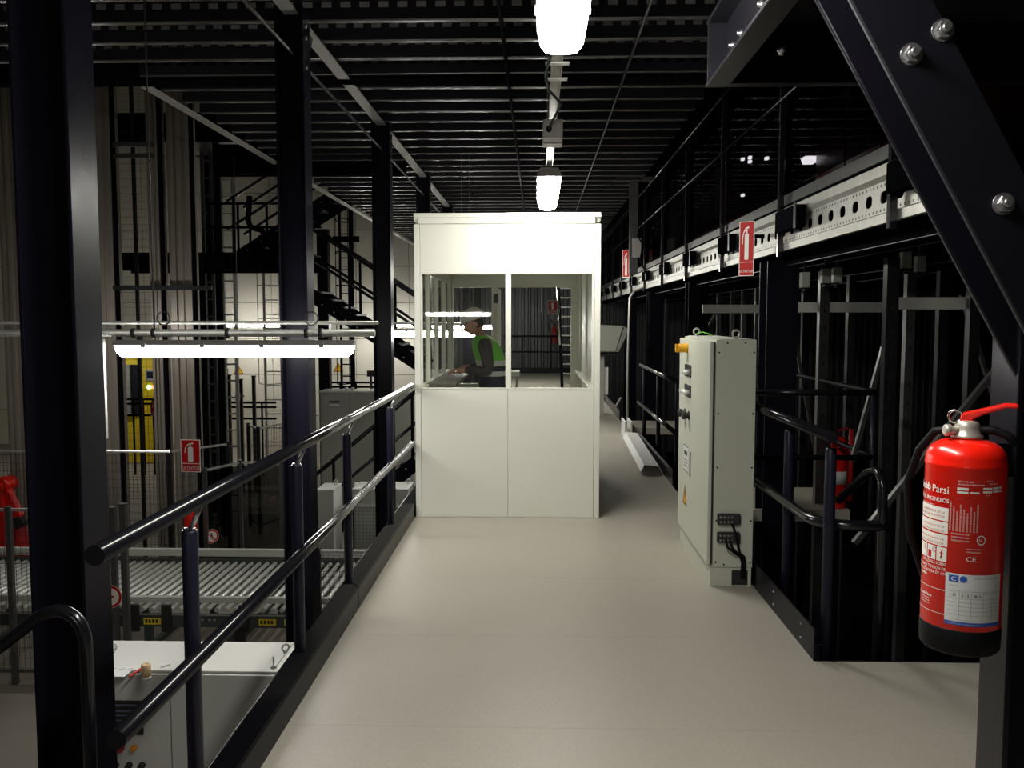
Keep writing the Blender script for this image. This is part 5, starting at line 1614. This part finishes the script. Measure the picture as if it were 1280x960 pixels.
z1 = P(150, 638, Y=9.45).z
fx = [P(q, 700, Y=9.45).x for q in (-60, 13, 143)]
fence('wire fence with tall twin posts in front of the conveyor', [(fx[0], 9.45), (fx[1], 9.45), (fx[2], 9.45)], z1)
c = P(154, 640, Y=9.45)
t = thing('fence_post', (c.x, 9.45, LOW), 'galvanised free post beside the end of the conveyor fence', 'post', 'twin posts at the conveyor fence')
MB().box(c.x - 0.035, c.x + 0.035, 9.42, 9.48, LOW, z1 + 0.06).build('upright', 'galv_dull', t, 0.004)
MB().box(c.x - 0.045, c.x + 0.045, 9.41, 9.49, z1 + 0.06, z1 + 0.08).build('cap', 'galv_dull', t)
MB().box(c.x - 0.08, c.x + 0.08, 9.38, 9.52, LOW, LOW + 0.012).build('foot_plate', 'galv_dull', t)
c = P(136, 745, Y=9.40)
round_sign('round red-ringed sign on the wire fence partly behind the near column', (c.x + 0.03, 9.38, c.z), (1, 0, 0), 0.13, 'bar')

z2 = P(200, 566, Y=12.5).z
fa = [(P(-40, 600, Y=12.6).x, 12.6), (P(131, 600, Y=12.6).x, 12.6), (P(212, 600, Y=12.6).x, 12.6), (P(286, 600, Y=13.4).x, 13.4)]
fence('dark guard fence with pale top rail behind the conveyor carrying the extinguisher sign', fa, z2, 'rack')
fb = [(P(256, 600, Y=12.4).x, 12.4), (P(300, 600, Y=13.1).x, 13.1), (P(352, 600, Y=13.1).x, 13.1)]
fence('smoked panel guard behind the conveyor with a round sign', fb, P(258, 588, Y=12.4).z, 'galv_dull', (0, 1))
c = P(239, 590, Y=12.3)
extinguisher_sign('red EXTINTOR sign on the guard fence behind the conveyor', (c.x, 12.3, c.z), (1, -0.12, 0), 0.30, 0.47)
c = P(238, 640, Y=12.25)
t = thing('fire_extinguisher', (c.x, 12.25, LOW), 'fire extinguisher half hidden by the walkway rail under the EXTINTOR sign', 'fire extinguisher', 'fire extinguishers')
zt = P(238, 628, Y=12.25).z
MB().lathe([(0.08, zt - 0.5), (0.085, zt - 0.48), (0.085, zt - 0.02), (0.03, zt + 0.05), (0.03, zt + 0.07)], (c.x, 12.25, 0), 20).build('cylinder', 'red', t)
MB().lathe([(0.03, zt + 0.07), (0.03, zt + 0.12)], (c.x, 12.25, 0), 12).build('valve', 'chrome', t)
MB().bar((c.x - 0.1, 12.25, zt + 0.12), (c.x + 0.03, 12.25, zt + 0.15), 0.02, 0.02).build('lever', 'chrome', t)
MB().cyl((c.x, 12.25, LOW), (c.x, 12.25, zt - 0.5), 0.03, 10).build('stand', 'rack', t)
c = P(265, 670, Y=12.46)
round_sign('round no-entry sign with walking figure on the smoked guard', (c.x, 12.44, c.z), (1, 0.85, 0), 0.105)
c = P(340, 624, Y=14.6)
round_sign('small round sign further back between column and smoked guard', (c.x, 14.6, c.z), (1, 0.9, 0), 0.09)
fc = [(P(312, 600, Y=17).x, 17.0), (P(324, 600, Y=16.4).x, 16.4), (P(420, 600, Y=19.5).x, 19.5)]
fence('low guard fence receding towards the grey cabinet', fc, P(324, 536, Y=16.4).z, 'rack')
fd = [(P(395, 650, Y=9.4).x, 9.45), (P(480, 650, Y=9.4).x, 9.45)]
fence('wire fence in front of the conveyor end beside the walkway kerb', fd, P(392, 690, Y=9.45).z, 'rack', (), (0.06, 0.06))
fe = [(P(440, 650, Y=12.0).x, 12.0), (P(505, 650, Y=12.0).x, 12.0)]
fence('wire fence behind the conveyor end below the small white cabinet', fe, P(450, 632, Y=12.0).z, 'rack', (), (0.05, 0.05))

# =================================================================== TALL MACHINE MASTS
def mast(label, pxa, pxb, yy, top=8.9):
    a, b = P(pxa, 400, Y=yy).x, P(pxb, 400, Y=yy).x
    w_ = b - a
    t = thing('machine_mast', ((a + b) / 2, yy, LOW), label, 'mast', 'tall machine masts')
    prof = [(0, 0.03), (0.12, 0.03), (0.14, 0.0), (0.30, 0.0), (0.32, 0.04), (0.42, 0.04), (0.44, 0.0), (0.62, 0.0), (0.64, 0.03), (0.8, 0.03), (0.82, 0.0), (1.0, 0.0), (1.0, 0.30), (0, 0.30)]
    MB().prism([(u * w_, v) for u, v in prof], (a, yy, LOW), (1, 0, 0), (0, 1, 0), (0, 0, 1), top - LOW).build('profile', 'mast', t)
    MB().box(b + 0.004, b + 0.06, yy + 0.02, yy + 0.07, LOW, top).build('track', 'black', t)
    MB().box(a - 0.06, b + 0.08, yy - 0.04, yy + 0.34, LOW, LOW + 0.03).build('foot_plate', 'rack', t)
    return t


mast('tall ribbed aluminium mast left of the nearest column', 3, 27, 13.6)
mast('tall ribbed aluminium mast just right of the nearest column', 114, 144, 13.6)
mast('tall ribbed aluminium mast of a pair, the narrower one beside the yellow machine', 188, 202, 13.8)
mast('tall ribbed aluminium mast of a pair, the broader one', 213, 241, 13.8)
for k, (pa, pb, py) in enumerate(((145, 190, 181), (145, 190, 195), (145, 262, 360))):
    a, b = P(pa - 3, py, Y=13.59), P(pb + 3, py, Y=13.59)
    o = MB().box(a.x, b.x, 13.56, 13.602, a.z - 0.035, a.z + 0.035).build('mast_tie', 'galv_dull' if k < 2 else 'rack')
    tag(o, 'horizontal steel tie between the masts, %s from the top' % ORD[k], 'tie bar', 'mast tie bars')
for k, (px, ya, yb) in enumerate(((172, 110, 600), (160, 118, 330))):
    c = P(px, 400, Y=14.5)
    zt_, zb_ = P(px, ya, Y=14.5).z, (LOW if k == 0 else P(px, yb, Y=14.5).z)
    if k == 0:
        o = MB().box(c.x - 0.025, c.x + 0.025, 14.5, 14.55, LOW, 8.9).build('steel_post', 'rack')
        tag(o, 'slim dark steel post standing between the masts', 'post')
t = thing('gallery_platform', (P(190, 160, Y=16.5).x, 16.5, 4.9), 'dark upper gallery crossing high behind the masts', 'platform')
a, b = P(40, 142, Y=16.0), P(300, 176, Y=16.0)
MB().box(a.x, b.x, 16.0, 16.1, b.z, a.z).build('edge_beam', 'black', t)
MB().box(a.x, b.x, 16.1, 17.4, b.z, b.z + 0.05).build('deck_plate', 'rack', t)
MB().box(a.x, b.x, 17.4, 17.5, b.z, a.z).build('edge_beam', 'black', t)
for px in (206, 264):
    c = P(px, 160, Y=16.05)
    MB().box(c.x - 0.05, c.x + 0.05, 16.2, 16.3, LOW, b.z).build('leg', 'black', t)
# vertical guard mesh between the masts
t = thing('guard_mesh', (P(168, 400, Y=15.2).x, 15.2, LOW), 'tall wire guard mesh between the masts', 'mesh')
a, b = P(146, 400, Y=15.2).x, P(190, 400, Y=15.2).x
o = wire_panel((a, 15.2), (b, 15.2), LOW, 6.0, 0.5, 0.13, 0.004).build('wire_mesh', 'rack', t)
o['kind'] = 'stuff'

# =================================================================== YELLOW MACHINE AND THINGS NEAR THE END WALL
yA, yB = P(152, 448, Y=24.5), P(201, 530, Y=24.5)
t = thing('machine_cabinet', ((yA.x + yB.x) / 2, 24.8, LOW), 'yellow machine cabinet with a small display near the end wall', 'cabinet')
MB().box(yA.x, yB.x, 24.5, 25.3, LOW, yA.z).build('body', 'lemon', t, 0.02)
a, b = P(182, 462, Y=24.48), P(196, 476, Y=24.48)
scn = MB().box(a.x, b.x, 24.44, 24.5, b.z, a.z).build('display_bezel', 'housing', t, 0.01)
MB().box(a.x + 0.05, b.x - 0.05, 24.43, 24.44, b.z + 0.07, a.z - 0.05).build('screen', 'screen', scn)
c = P(186, 484, Y=24.48)
MB().cyl((c.x, 24.47, c.z), (c.x, 24.5, c.z), 0.06, 10).build('green_lamp', 'led', t)
MB().cyl((c.x + 0.12, 24.47, c.z), (c.x + 0.12, 24.5, c.z), 0.045, 10).build('red_lamp', 'ledred', t)
a, b = P(161, 456, Y=24.3), P(174, 520, Y=24.3)
MB().box(a.x, b.x, 24.42, 24.5, b.z, a.z).build('open_door', 'rack', t, 0.01)
MB().box(a.x - 0.3, a.x - 0.01, 24.35, 24.5, b.z, a.z).build('side_panel', 'midgrey', t, 0.01)
c = P(194, 520, Y=22.0)
extinguisher_sign('small red extinguisher sign in front of the yellow machine', (c.x, 22.0, c.z), (1, 0, 0), 0.24, 0.36, True)
# railings of the gallery in front of the end wall
for k, (pa, pb, pz, yy, lab) in enumerate(((150, 200, 499, 22.6, 'black gallery railing in front of the yellow machine'), (244, 345, 503, 22.6, 'black gallery railing below the bright end wall'), (400, 478, 478, 23.5, 'black gallery railing above the grey hall cabinet'))):
    a, b = P(pa, pz, Y=yy), P(pb, pz, Y=yy)
    t = thing('gallery_railing', ((a.x + b.x) / 2, yy, LOW), lab, 'railing', 'gallery railings')
    for dz in (0, -0.12, -0.42):
        MB().cyl((a.x, yy, a.z + dz), (b.x, yy, a.z + dz), 0.028, 8).build('rail', 'black', t)
    n_ = 4
    for q in range(n_):
        xx = a.x + (b.x - a.x) * (q + 0.3) / n_
        MB().cyl((xx, yy, LOW), (xx, yy, a.z), 0.028, 8).build('post', 'black', t)
# guard posts in front of the bright wall
for k, (px, ya, yb, lab) in enumerate(((286, 470, 600, 'dark guard post left of the red note on the bright wall'), (301, 475, 600, 'dark guard post beside the small white notice'), (317, 471, 600, 'dark guard post with wired panel before the bright wall'))):
    c, e = P(px, ya, Y=20.5), P(px, yb, Y=20.5)
    t = thing('guard_post', (c.x, 20.5, LOW), lab, 'post', 'guard posts by the bright wall')
    MB().box(c.x - 0.035, c.x + 0.035, 20.46, 20.54, LOW, c.z).build('upright', 'rack', t)
    MB().box(c.x - 0.045, c.x + 0.045, 20.45, 20.55, c.z, c.z + 0.03).build('cap', 'rack', t)
    MB().box(c.x - 0.08, c.x + 0.08, 20.4, 20.6, LOW, LOW + 0.01).build('foot_plate', 'rack', t)
c = P(297, 496, Y=20.3)
t = thing('notice_sign', (c.x, 20.3, c.z - 0.1), 'small white notice with red picture between the guard posts', 'sign')
MB().box(c.x - 0.06, c.x + 0.06, 20.29, 20.3, c.z - 0.09, c.z + 0.09).build('plate', 'signwhite', t)
MB().box(c.x - 0.03, c.x + 0.03, 20.285, 20.29, c.z - 0.03, c.z + 0.05).build('picture', 'maroon', t)
MB().box(c.x - 0.012, c.x + 0.09, 20.3, 20.5, c.z - 0.02, c.z + 0.02).build('holder', 'rack', t)
for k, (px, py, s_, lab) in enumerate(((297, 464, 0.20, 'small yellow warning triangle on the bright end wall'), (422, 461, 0.20, 'small yellow warning triangle on the wall left of the caged ladder'))):
    c = P(px, py, Y=27.9)
    t = thing('warning_sign', (c.x, 27.95, c.z), lab, 'sign', 'yellow wall triangles')
    warning_triangle(t, (c.x, 27.99, c.z - 0.1), (1, 0, 0), (0, 0, 1), (0, -1, 0), 0.34, 'plate')
c = P(274, 460, Y=27.9)
t = thing('wall_notice', (c.x, 27.95, c.z), 'narrow red and white notice on the bright end wall', 'sign')
MB().box(c.x - 0.07, c.x + 0.07, 27.96, 28.0, c.z - 0.25, c.z + 0.3).build('plate', 'signred', t)
MB().box(c.x + 0.10, c.x + 0.25, 27.93, 28.0, c.z - 0.3, c.z - 0.02).build('switch_box', 'ink', t)
MB().box(c.x - 0.05, c.x + 0.05, 27.955, 27.96, c.z - 0.22, c.z - 0.1).build('print_block', 'signwhite', t)
c = P(464, 467, Y=23.0)
t = thing('monitor_stand', (c.x, 23.0, LOW), 'black monitor on a post above the grey hall cabinet', 'monitor')
MB().box(c.x - 0.11, c.x + 0.11, 22.97, 23.03, c.z - 0.08, c.z + 0.08).build('monitor', 'ink', t, 0.01)
MB().cyl((c.x - 0.01, 23.0, LOW), (c.x - 0.01, 23.0, c.z - 0.08), 0.03, 10).build('post', 'ink', t)
MB().box(c.x - 0.15, c.x + 0.13, 22.85, 23.15, LOW, LOW + 0.02).build('foot_plate', 'ink', t)

# large grey cabinet in the hall
GY = 18.0
a, b = P(399, 489, Y=GY), P(512, 489, Y=GY)
t = thing('electrical_cabinet', ((a.x + b.x) / 2, GY + 0.3, LOW), 'big grey two-door cabinet in the hall with a nameplate', 'cabinet')
MB().box(a.x, b.x, GY + 0.02, GY + 0.6, LOW, a.z - 0.04).build('body', 'hallgrey', t, 0.01)
MB().box(a.x - 0.02, b.x + 0.02, GY, GY + 0.62, a.z - 0.04, a.z).build('top_plate', 'cabgrey', t, 0.005)
xs = [a.x + 0.02] + [P(q, 520, Y=GY).x for q in (437, 474)] + [b.x - 0.02]
for i in range(3):
    MB().box(xs[i] + 0.008, xs[i + 1] - 0.008, GY, GY + 0.02, LOW + 0.12, a.z - 0.06).build('door', 'hallgrey', t, 0.005)
c = P(418, 504, Y=GY)
np_ = MB().box(c.x - 0.12, c.x + 0.12, GY - 0.006, GY, c.z - 0.075, c.z + 0.065).build('nameplate', 'inkgrey', t)
MB().box(c.x - 0.10, c.x + 0.10, GY - 0.008, GY - 0.006, c.z + 0.015, c.z + 0.045).build('print_line', 'ink', np_)
MB().box(c.x - 0.11, c.x + 0.11, GY - 0.008, GY - 0.006, c.z - 0.06, c.z - 0.01).build('print_line', 'paper', np_)
for px in (433, 441, 477):
    q = P(px, 489, Y=GY + 0.3)
    MB().cyl((q.x, GY + 0.3, a.z), (q.x, GY + 0.3, a.z + 0.06), 0.035, 8).build('lifting_eye', 'galv', t)
# small white cabinets behind the conveyor
for k, (pa, pb, py, dep, lab) in enumerate(((441, 510, 611, 0.55, 'low white cabinet with lifting eyes behind the conveyor end'), (396, 417, 612, 0.5, 'low white cabinet half hidden by the second column'))):
    a, b = P(pa, py, Y=12.3), P(pb, py, Y=12.3)
    t = thing('electrical_cabinet', ((a.x + b.x) / 2, 12.6, LOW), lab, 'cabinet')
    MB().box(a.x, b.x, 12.32, 12.3 + dep, LOW, a.z - 0.012).build('body', 'cabwhite', t, 0.004)
    MB().box(a.x - 0.01, b.x + 0.01, 12.3, 12.31 + dep, a.z - 0.012, a.z).build('top_plate', 'cabwhite', t, 0.002)
    MB().box(a.x + 0.01, b.x - 0.01, 12.3, 12.32, LOW + 0.1, a.z - 0.03).build('door', 'midgrey', t, 0.004)
    MB().cyl((b.x - 0.05, 12.4 + dep - 0.25, a.z), (b.x - 0.05, 12.4 + dep - 0.25, a.z + 0.02), 0.02, 8).tube(arc((b.x - 0.05, 12.4 + dep - 0.25, a.z + 0.045), 0.028, 0, 360, 16, (1, 0, 0), (0, 0, 1))[:-1], 0.008, 8, True).build('lifting_eye', 'galv', t)
    if k == 0:
        MB().box(a.x + 0.0, a.x + 0.06, 12.4, 12.46, a.z, a.z + 0.06).build('signal_block', 'cream', t)

# =================================================================== STAIR TOWER
def flight(label, p0, p1, width, treads, rail_h=1.0, name='stair_flight', under=False):
    """straight flight in the X-Z plane; p0, p1 ends of the near stringer's top edge"""
    p0, p1 = Vector(p0), Vector(p1)
    d = (p1 - p0).normalized()
    t = thing(name, p0, label, 'stair', 'hall stair flights')
    for dy in (0.0, width):
        o_ = Vector((0, dy, 0))
        MB().bar(p0 + o_ - Vector((0, 0, 0.11)), p1 + o_ - Vector((0, 0, 0.11)), 0.05, 0.22, (0, 0, 1)).build('stringer', 'black', t)
        for h in (rail_h, rail_h * 0.5):
            MB().cyl(p0 + o_ + Vector((0, 0, h)), p1 + o_ + Vector((0, 0, h)), 0.026, 10).build('handrail', 'rail', t)
        for q in (0.04, 0.36, 0.68, 0.97):
            b = p0 + (p1 - p0) * q + o_
            MB().cyl(b, b + Vector((0, 0, rail_h)), 0.024, 8).build('post', 'black', t)
    for k in range(treads):
        c = p0 + (p1 - p0) * ((k + 0.5) / treads)
        MB().box(c.x - 0.13, c.x + 0.13, c.y + 0.025, c.y + width - 0.025, c.z - 0.05, c.z - 0.02).build('tread', 'galv_dull', t)
        MB().cyl((c.x - 0.05, c.y - 0.03, c.z - 0.12), (c.x - 0.05, c.y - 0.02, c.z - 0.12), 0.012, 6).build('bolt', 'bolt', t)
    return t


SY = 14.7
fb_ = flight('dark stair flight descending behind the columns towards the booth', P(385, 358, Y=SY), P(530, 452, Y=SY), 0.9, 10)
q_ = P(528, 452, Y=SY)
for dy in (0.0, 0.9):
    MB().box(q_.x - 0.05, q_.x + 0.05, SY + dy - 0.04, SY + dy + 0.04, LOW, q_.z - 0.2).build('leg', 'black', fb_)
flight('dark stair flight climbing towards the ceiling seen from below', P(285, 322, Y=15.8), P(490, 190, Y=15.8), 0.9, 11)
a, b = P(395, 592, Y=13.4), P(520, 488, Y=13.4)
flight('dark lower stair flight between conveyor and grey cabinet', (a.x - 0.45, 13.4, a.z - 1.0 - 0.38), (b.x, 13.4, b.z - 1.0), 0.8, 9)
# landing platform of the stair tower
a, b = P(146, 318, Y=16.2), P(392, 318, Y=16.2)
t = thing('stair_platform', ((a.x + b.x) / 2, 16.0, a.z - 0.3), 'dark steel platform joining the stair flights behind the masts', 'platform')
MB().box(a.x, b.x, 15.75, 15.82, a.z - 0.32, a.z).build('edge_beam', 'black', t)
MB().box(a.x, b.x, 16.75, 16.82, a.z - 0.32, a.z).build('edge_beam', 'black', t)
MB().box(a.x, b.x, 15.82, 16.75, a.z - 0.03, a.z).build('deck_plate', 'rack', t)
for xx in (P(247, 318, Y=16.2).x, b.x - 0.15):
    MB().box(xx - 0.07, xx + 0.07, 16.2, 16.34, LOW, a.z - 0.03).build('leg', 'black', t)
for h in (1.0, 0.55):
    MB().cyl((P(262, 300, Y=16.8).x, 16.8, a.z + h), (b.x, 16.8, a.z + h), 0.025, 8).build('rail', 'black', t)
for q in range(4):
    xx = P(262 + q * 36, 300, Y=16.8).x
    MB().cyl((xx, 16.8, a.z), (xx, 16.8, a.z + 1.0), 0.025, 8).build('post', 'black', t)
# curved black cable chute hanging under the platform
pp = [P(x, y_, Y=15.6) for x, y_ in ((312, 245), (311, 262), (310, 275), (313, 283), (320, 286), (327, 288), (335, 300), (345, 318), (352, 330), (357, 345))]
o = MB().tube(pp, 0.05, 10).build('cable_chute', 'black')
tag(o, 'black curved cable chute beside the second column', 'cable chute')


def caged_ladder(label, pxa, pxb, yy, pyt, pyb, rungs, m='galv', cage=True):
    a, b = P(pxa, pyt, Y=yy), P(pxb, pyt, Y=yy)
    zb_ = LOW if pyb is None else P(pxa, pyb, Y=yy).z
    t = thing('caged_ladder', ((a.x + b.x) / 2, yy, zb_), label, 'ladder', 'hall ladders')
    for xx in (a.x, b.x):
        MB().box(xx - 0.03, xx + 0.03, yy - 0.03, yy + 0.03, zb_, a.z).build('stile', m, t)
    for k in range(rungs):
        z = zb_ + (a.z - zb_) * (k + 0.5) / rungs
        MB().box(a.x, b.x, yy - 0.015, yy + 0.015, z - 0.018, z + 0.018).build('rung', m, t)
    if cage:
        c = Vector(((a.x + b.x) / 2, yy, 0))
        hw = (b.x - a.x) * 0.72
        k = 0
        z = zb_ + 2.3
        while z < a.z:
            MB().tube([c + Vector((0, 0, z)) + Vector((-hw * math.cos(R(q)), -0.75 * math.sin(R(q)), 0)) for q in range(0, 181, 15)], 0.015, 6).build('cage_hoop', m, t)
            z += 0.9
        for q in (35, 90, 145):
            MB().cyl(c + Vector((-hw * math.cos(R(q)), -0.75 * math.sin(R(q)), zb_ + 2.3)), c + Vector((-hw * math.cos(R(q)), -0.75 * math.sin(R(q)), a.z)), 0.012, 6).build('cage_bar', m, t)
    return t


caged_ladder('galvanised ladder rising to the ceiling right of the broader mast', 252, 263, 17.0, 190, None, 22, 'galv_dull', False)
caged_ladder('galvanised ladder with cage hoops left of the second column', 274, 289, 17.6, 150, None, 24, 'galv', False)
caged_ladder('galvanised caged ladder just left of the second column near the end wall', 329, 352, 24.6, 330, None, 14, 'galv')
caged_ladder('black caged ladder between the second and third columns', 424, 437, 24.6, 255, None, 22, 'black', True)
c = P(432, 299, Y=24.8)
o = MB().box(c.x - 0.35, c.x + 0.38, 24.75, 24.85, c.z - 0.08, c.z + 0.08).build('ladder_bracket', 'black')
tag(o, 'black bracket bar holding the black caged ladder', 'bracket')
o = MB().box(P(437, 300, Y=25.3).x - 0.02, P(437, 300, Y=25.3).x + 0.10, 25.25, 25.35, LOW, P(437, 250, Y=25.3).z).build('steel_post', 'black')
tag(o, 'black steel post behind the black caged ladder', 'post')
o = MB().box(P(264, 400, Y=18.2).x - 0.13, P(264, 400, Y=18.2).x + 0.13, 18.2, 18.4, LOW, 8.9).build('steel_post', 'navy')
tag(o, 'broad dark post between the two galvanised ladders', 'post')
o = MB().box(P(404, 400, Y=21).x - 0.13, P(404, 400, Y=21).x + 0.13, 21.0, 21.25, LOW, JB).build('steel_post', 'navy')
tag(o, 'broad dark post right behind the second column', 'post')

# =================================================================== RED ROBOT ARM BEYOND THE CONVEYOR
c = P(10, 640, Y=13.2)
t = thing('robot_arm', (c.x, 13.2, LOW), 'red articulated robot arm at the far left behind the fence', 'robot')
zz = lambda py: P(10, py, Y=13.2).z
MB().lathe([(0.30, 0), (0.30, 0.06), (0.22, 0.10), (0.20, 0.5), (0.24, 0.55)], (c.x + 0.15, 13.2, LOW), 20).build('pedestal', 'reddull', t)
MB().bar((c.x + 0.15, 13.2, LOW + 0.55), (c.x + 0.10, 13.2, zz(655)), 0.22, 0.26, (0, 1, 0)).build('turret', 'reddull', t, 0.03)
MB().bar((c.x + 0.02, 13.1, zz(690)), (c.x - 0.02, 13.1, zz(600)), 0.16, 0.24, (0, 1, 0)).build('upper_arm', 'red', t, 0.03)
MB().cyl((c.x, 13.0, zz(605)), (c.x, 13.3, zz(605)), 0.13, 18).build('elbow_joint', 'red', t)
MB().bar((c.x + 0.0, 13.1, zz(603)), (c.x + 0.24, 13.1, zz(645)), 0.13, 0.14, (0, 1, 0)).build('forearm', 'red', t, 0.02)
MB().cyl((c.x + 0.25, 13.0, zz(650)), (c.x + 0.25, 13.2, zz(650)), 0.09, 14).build('wrist', 'ink', t)
MB().box(c.x - 0.16, c.x - 0.02, 12.96, 13.0, zz(625), zz(612)).build('arm_plate', 'signwhite', t)
print('objects', len(bpy.data.objects))
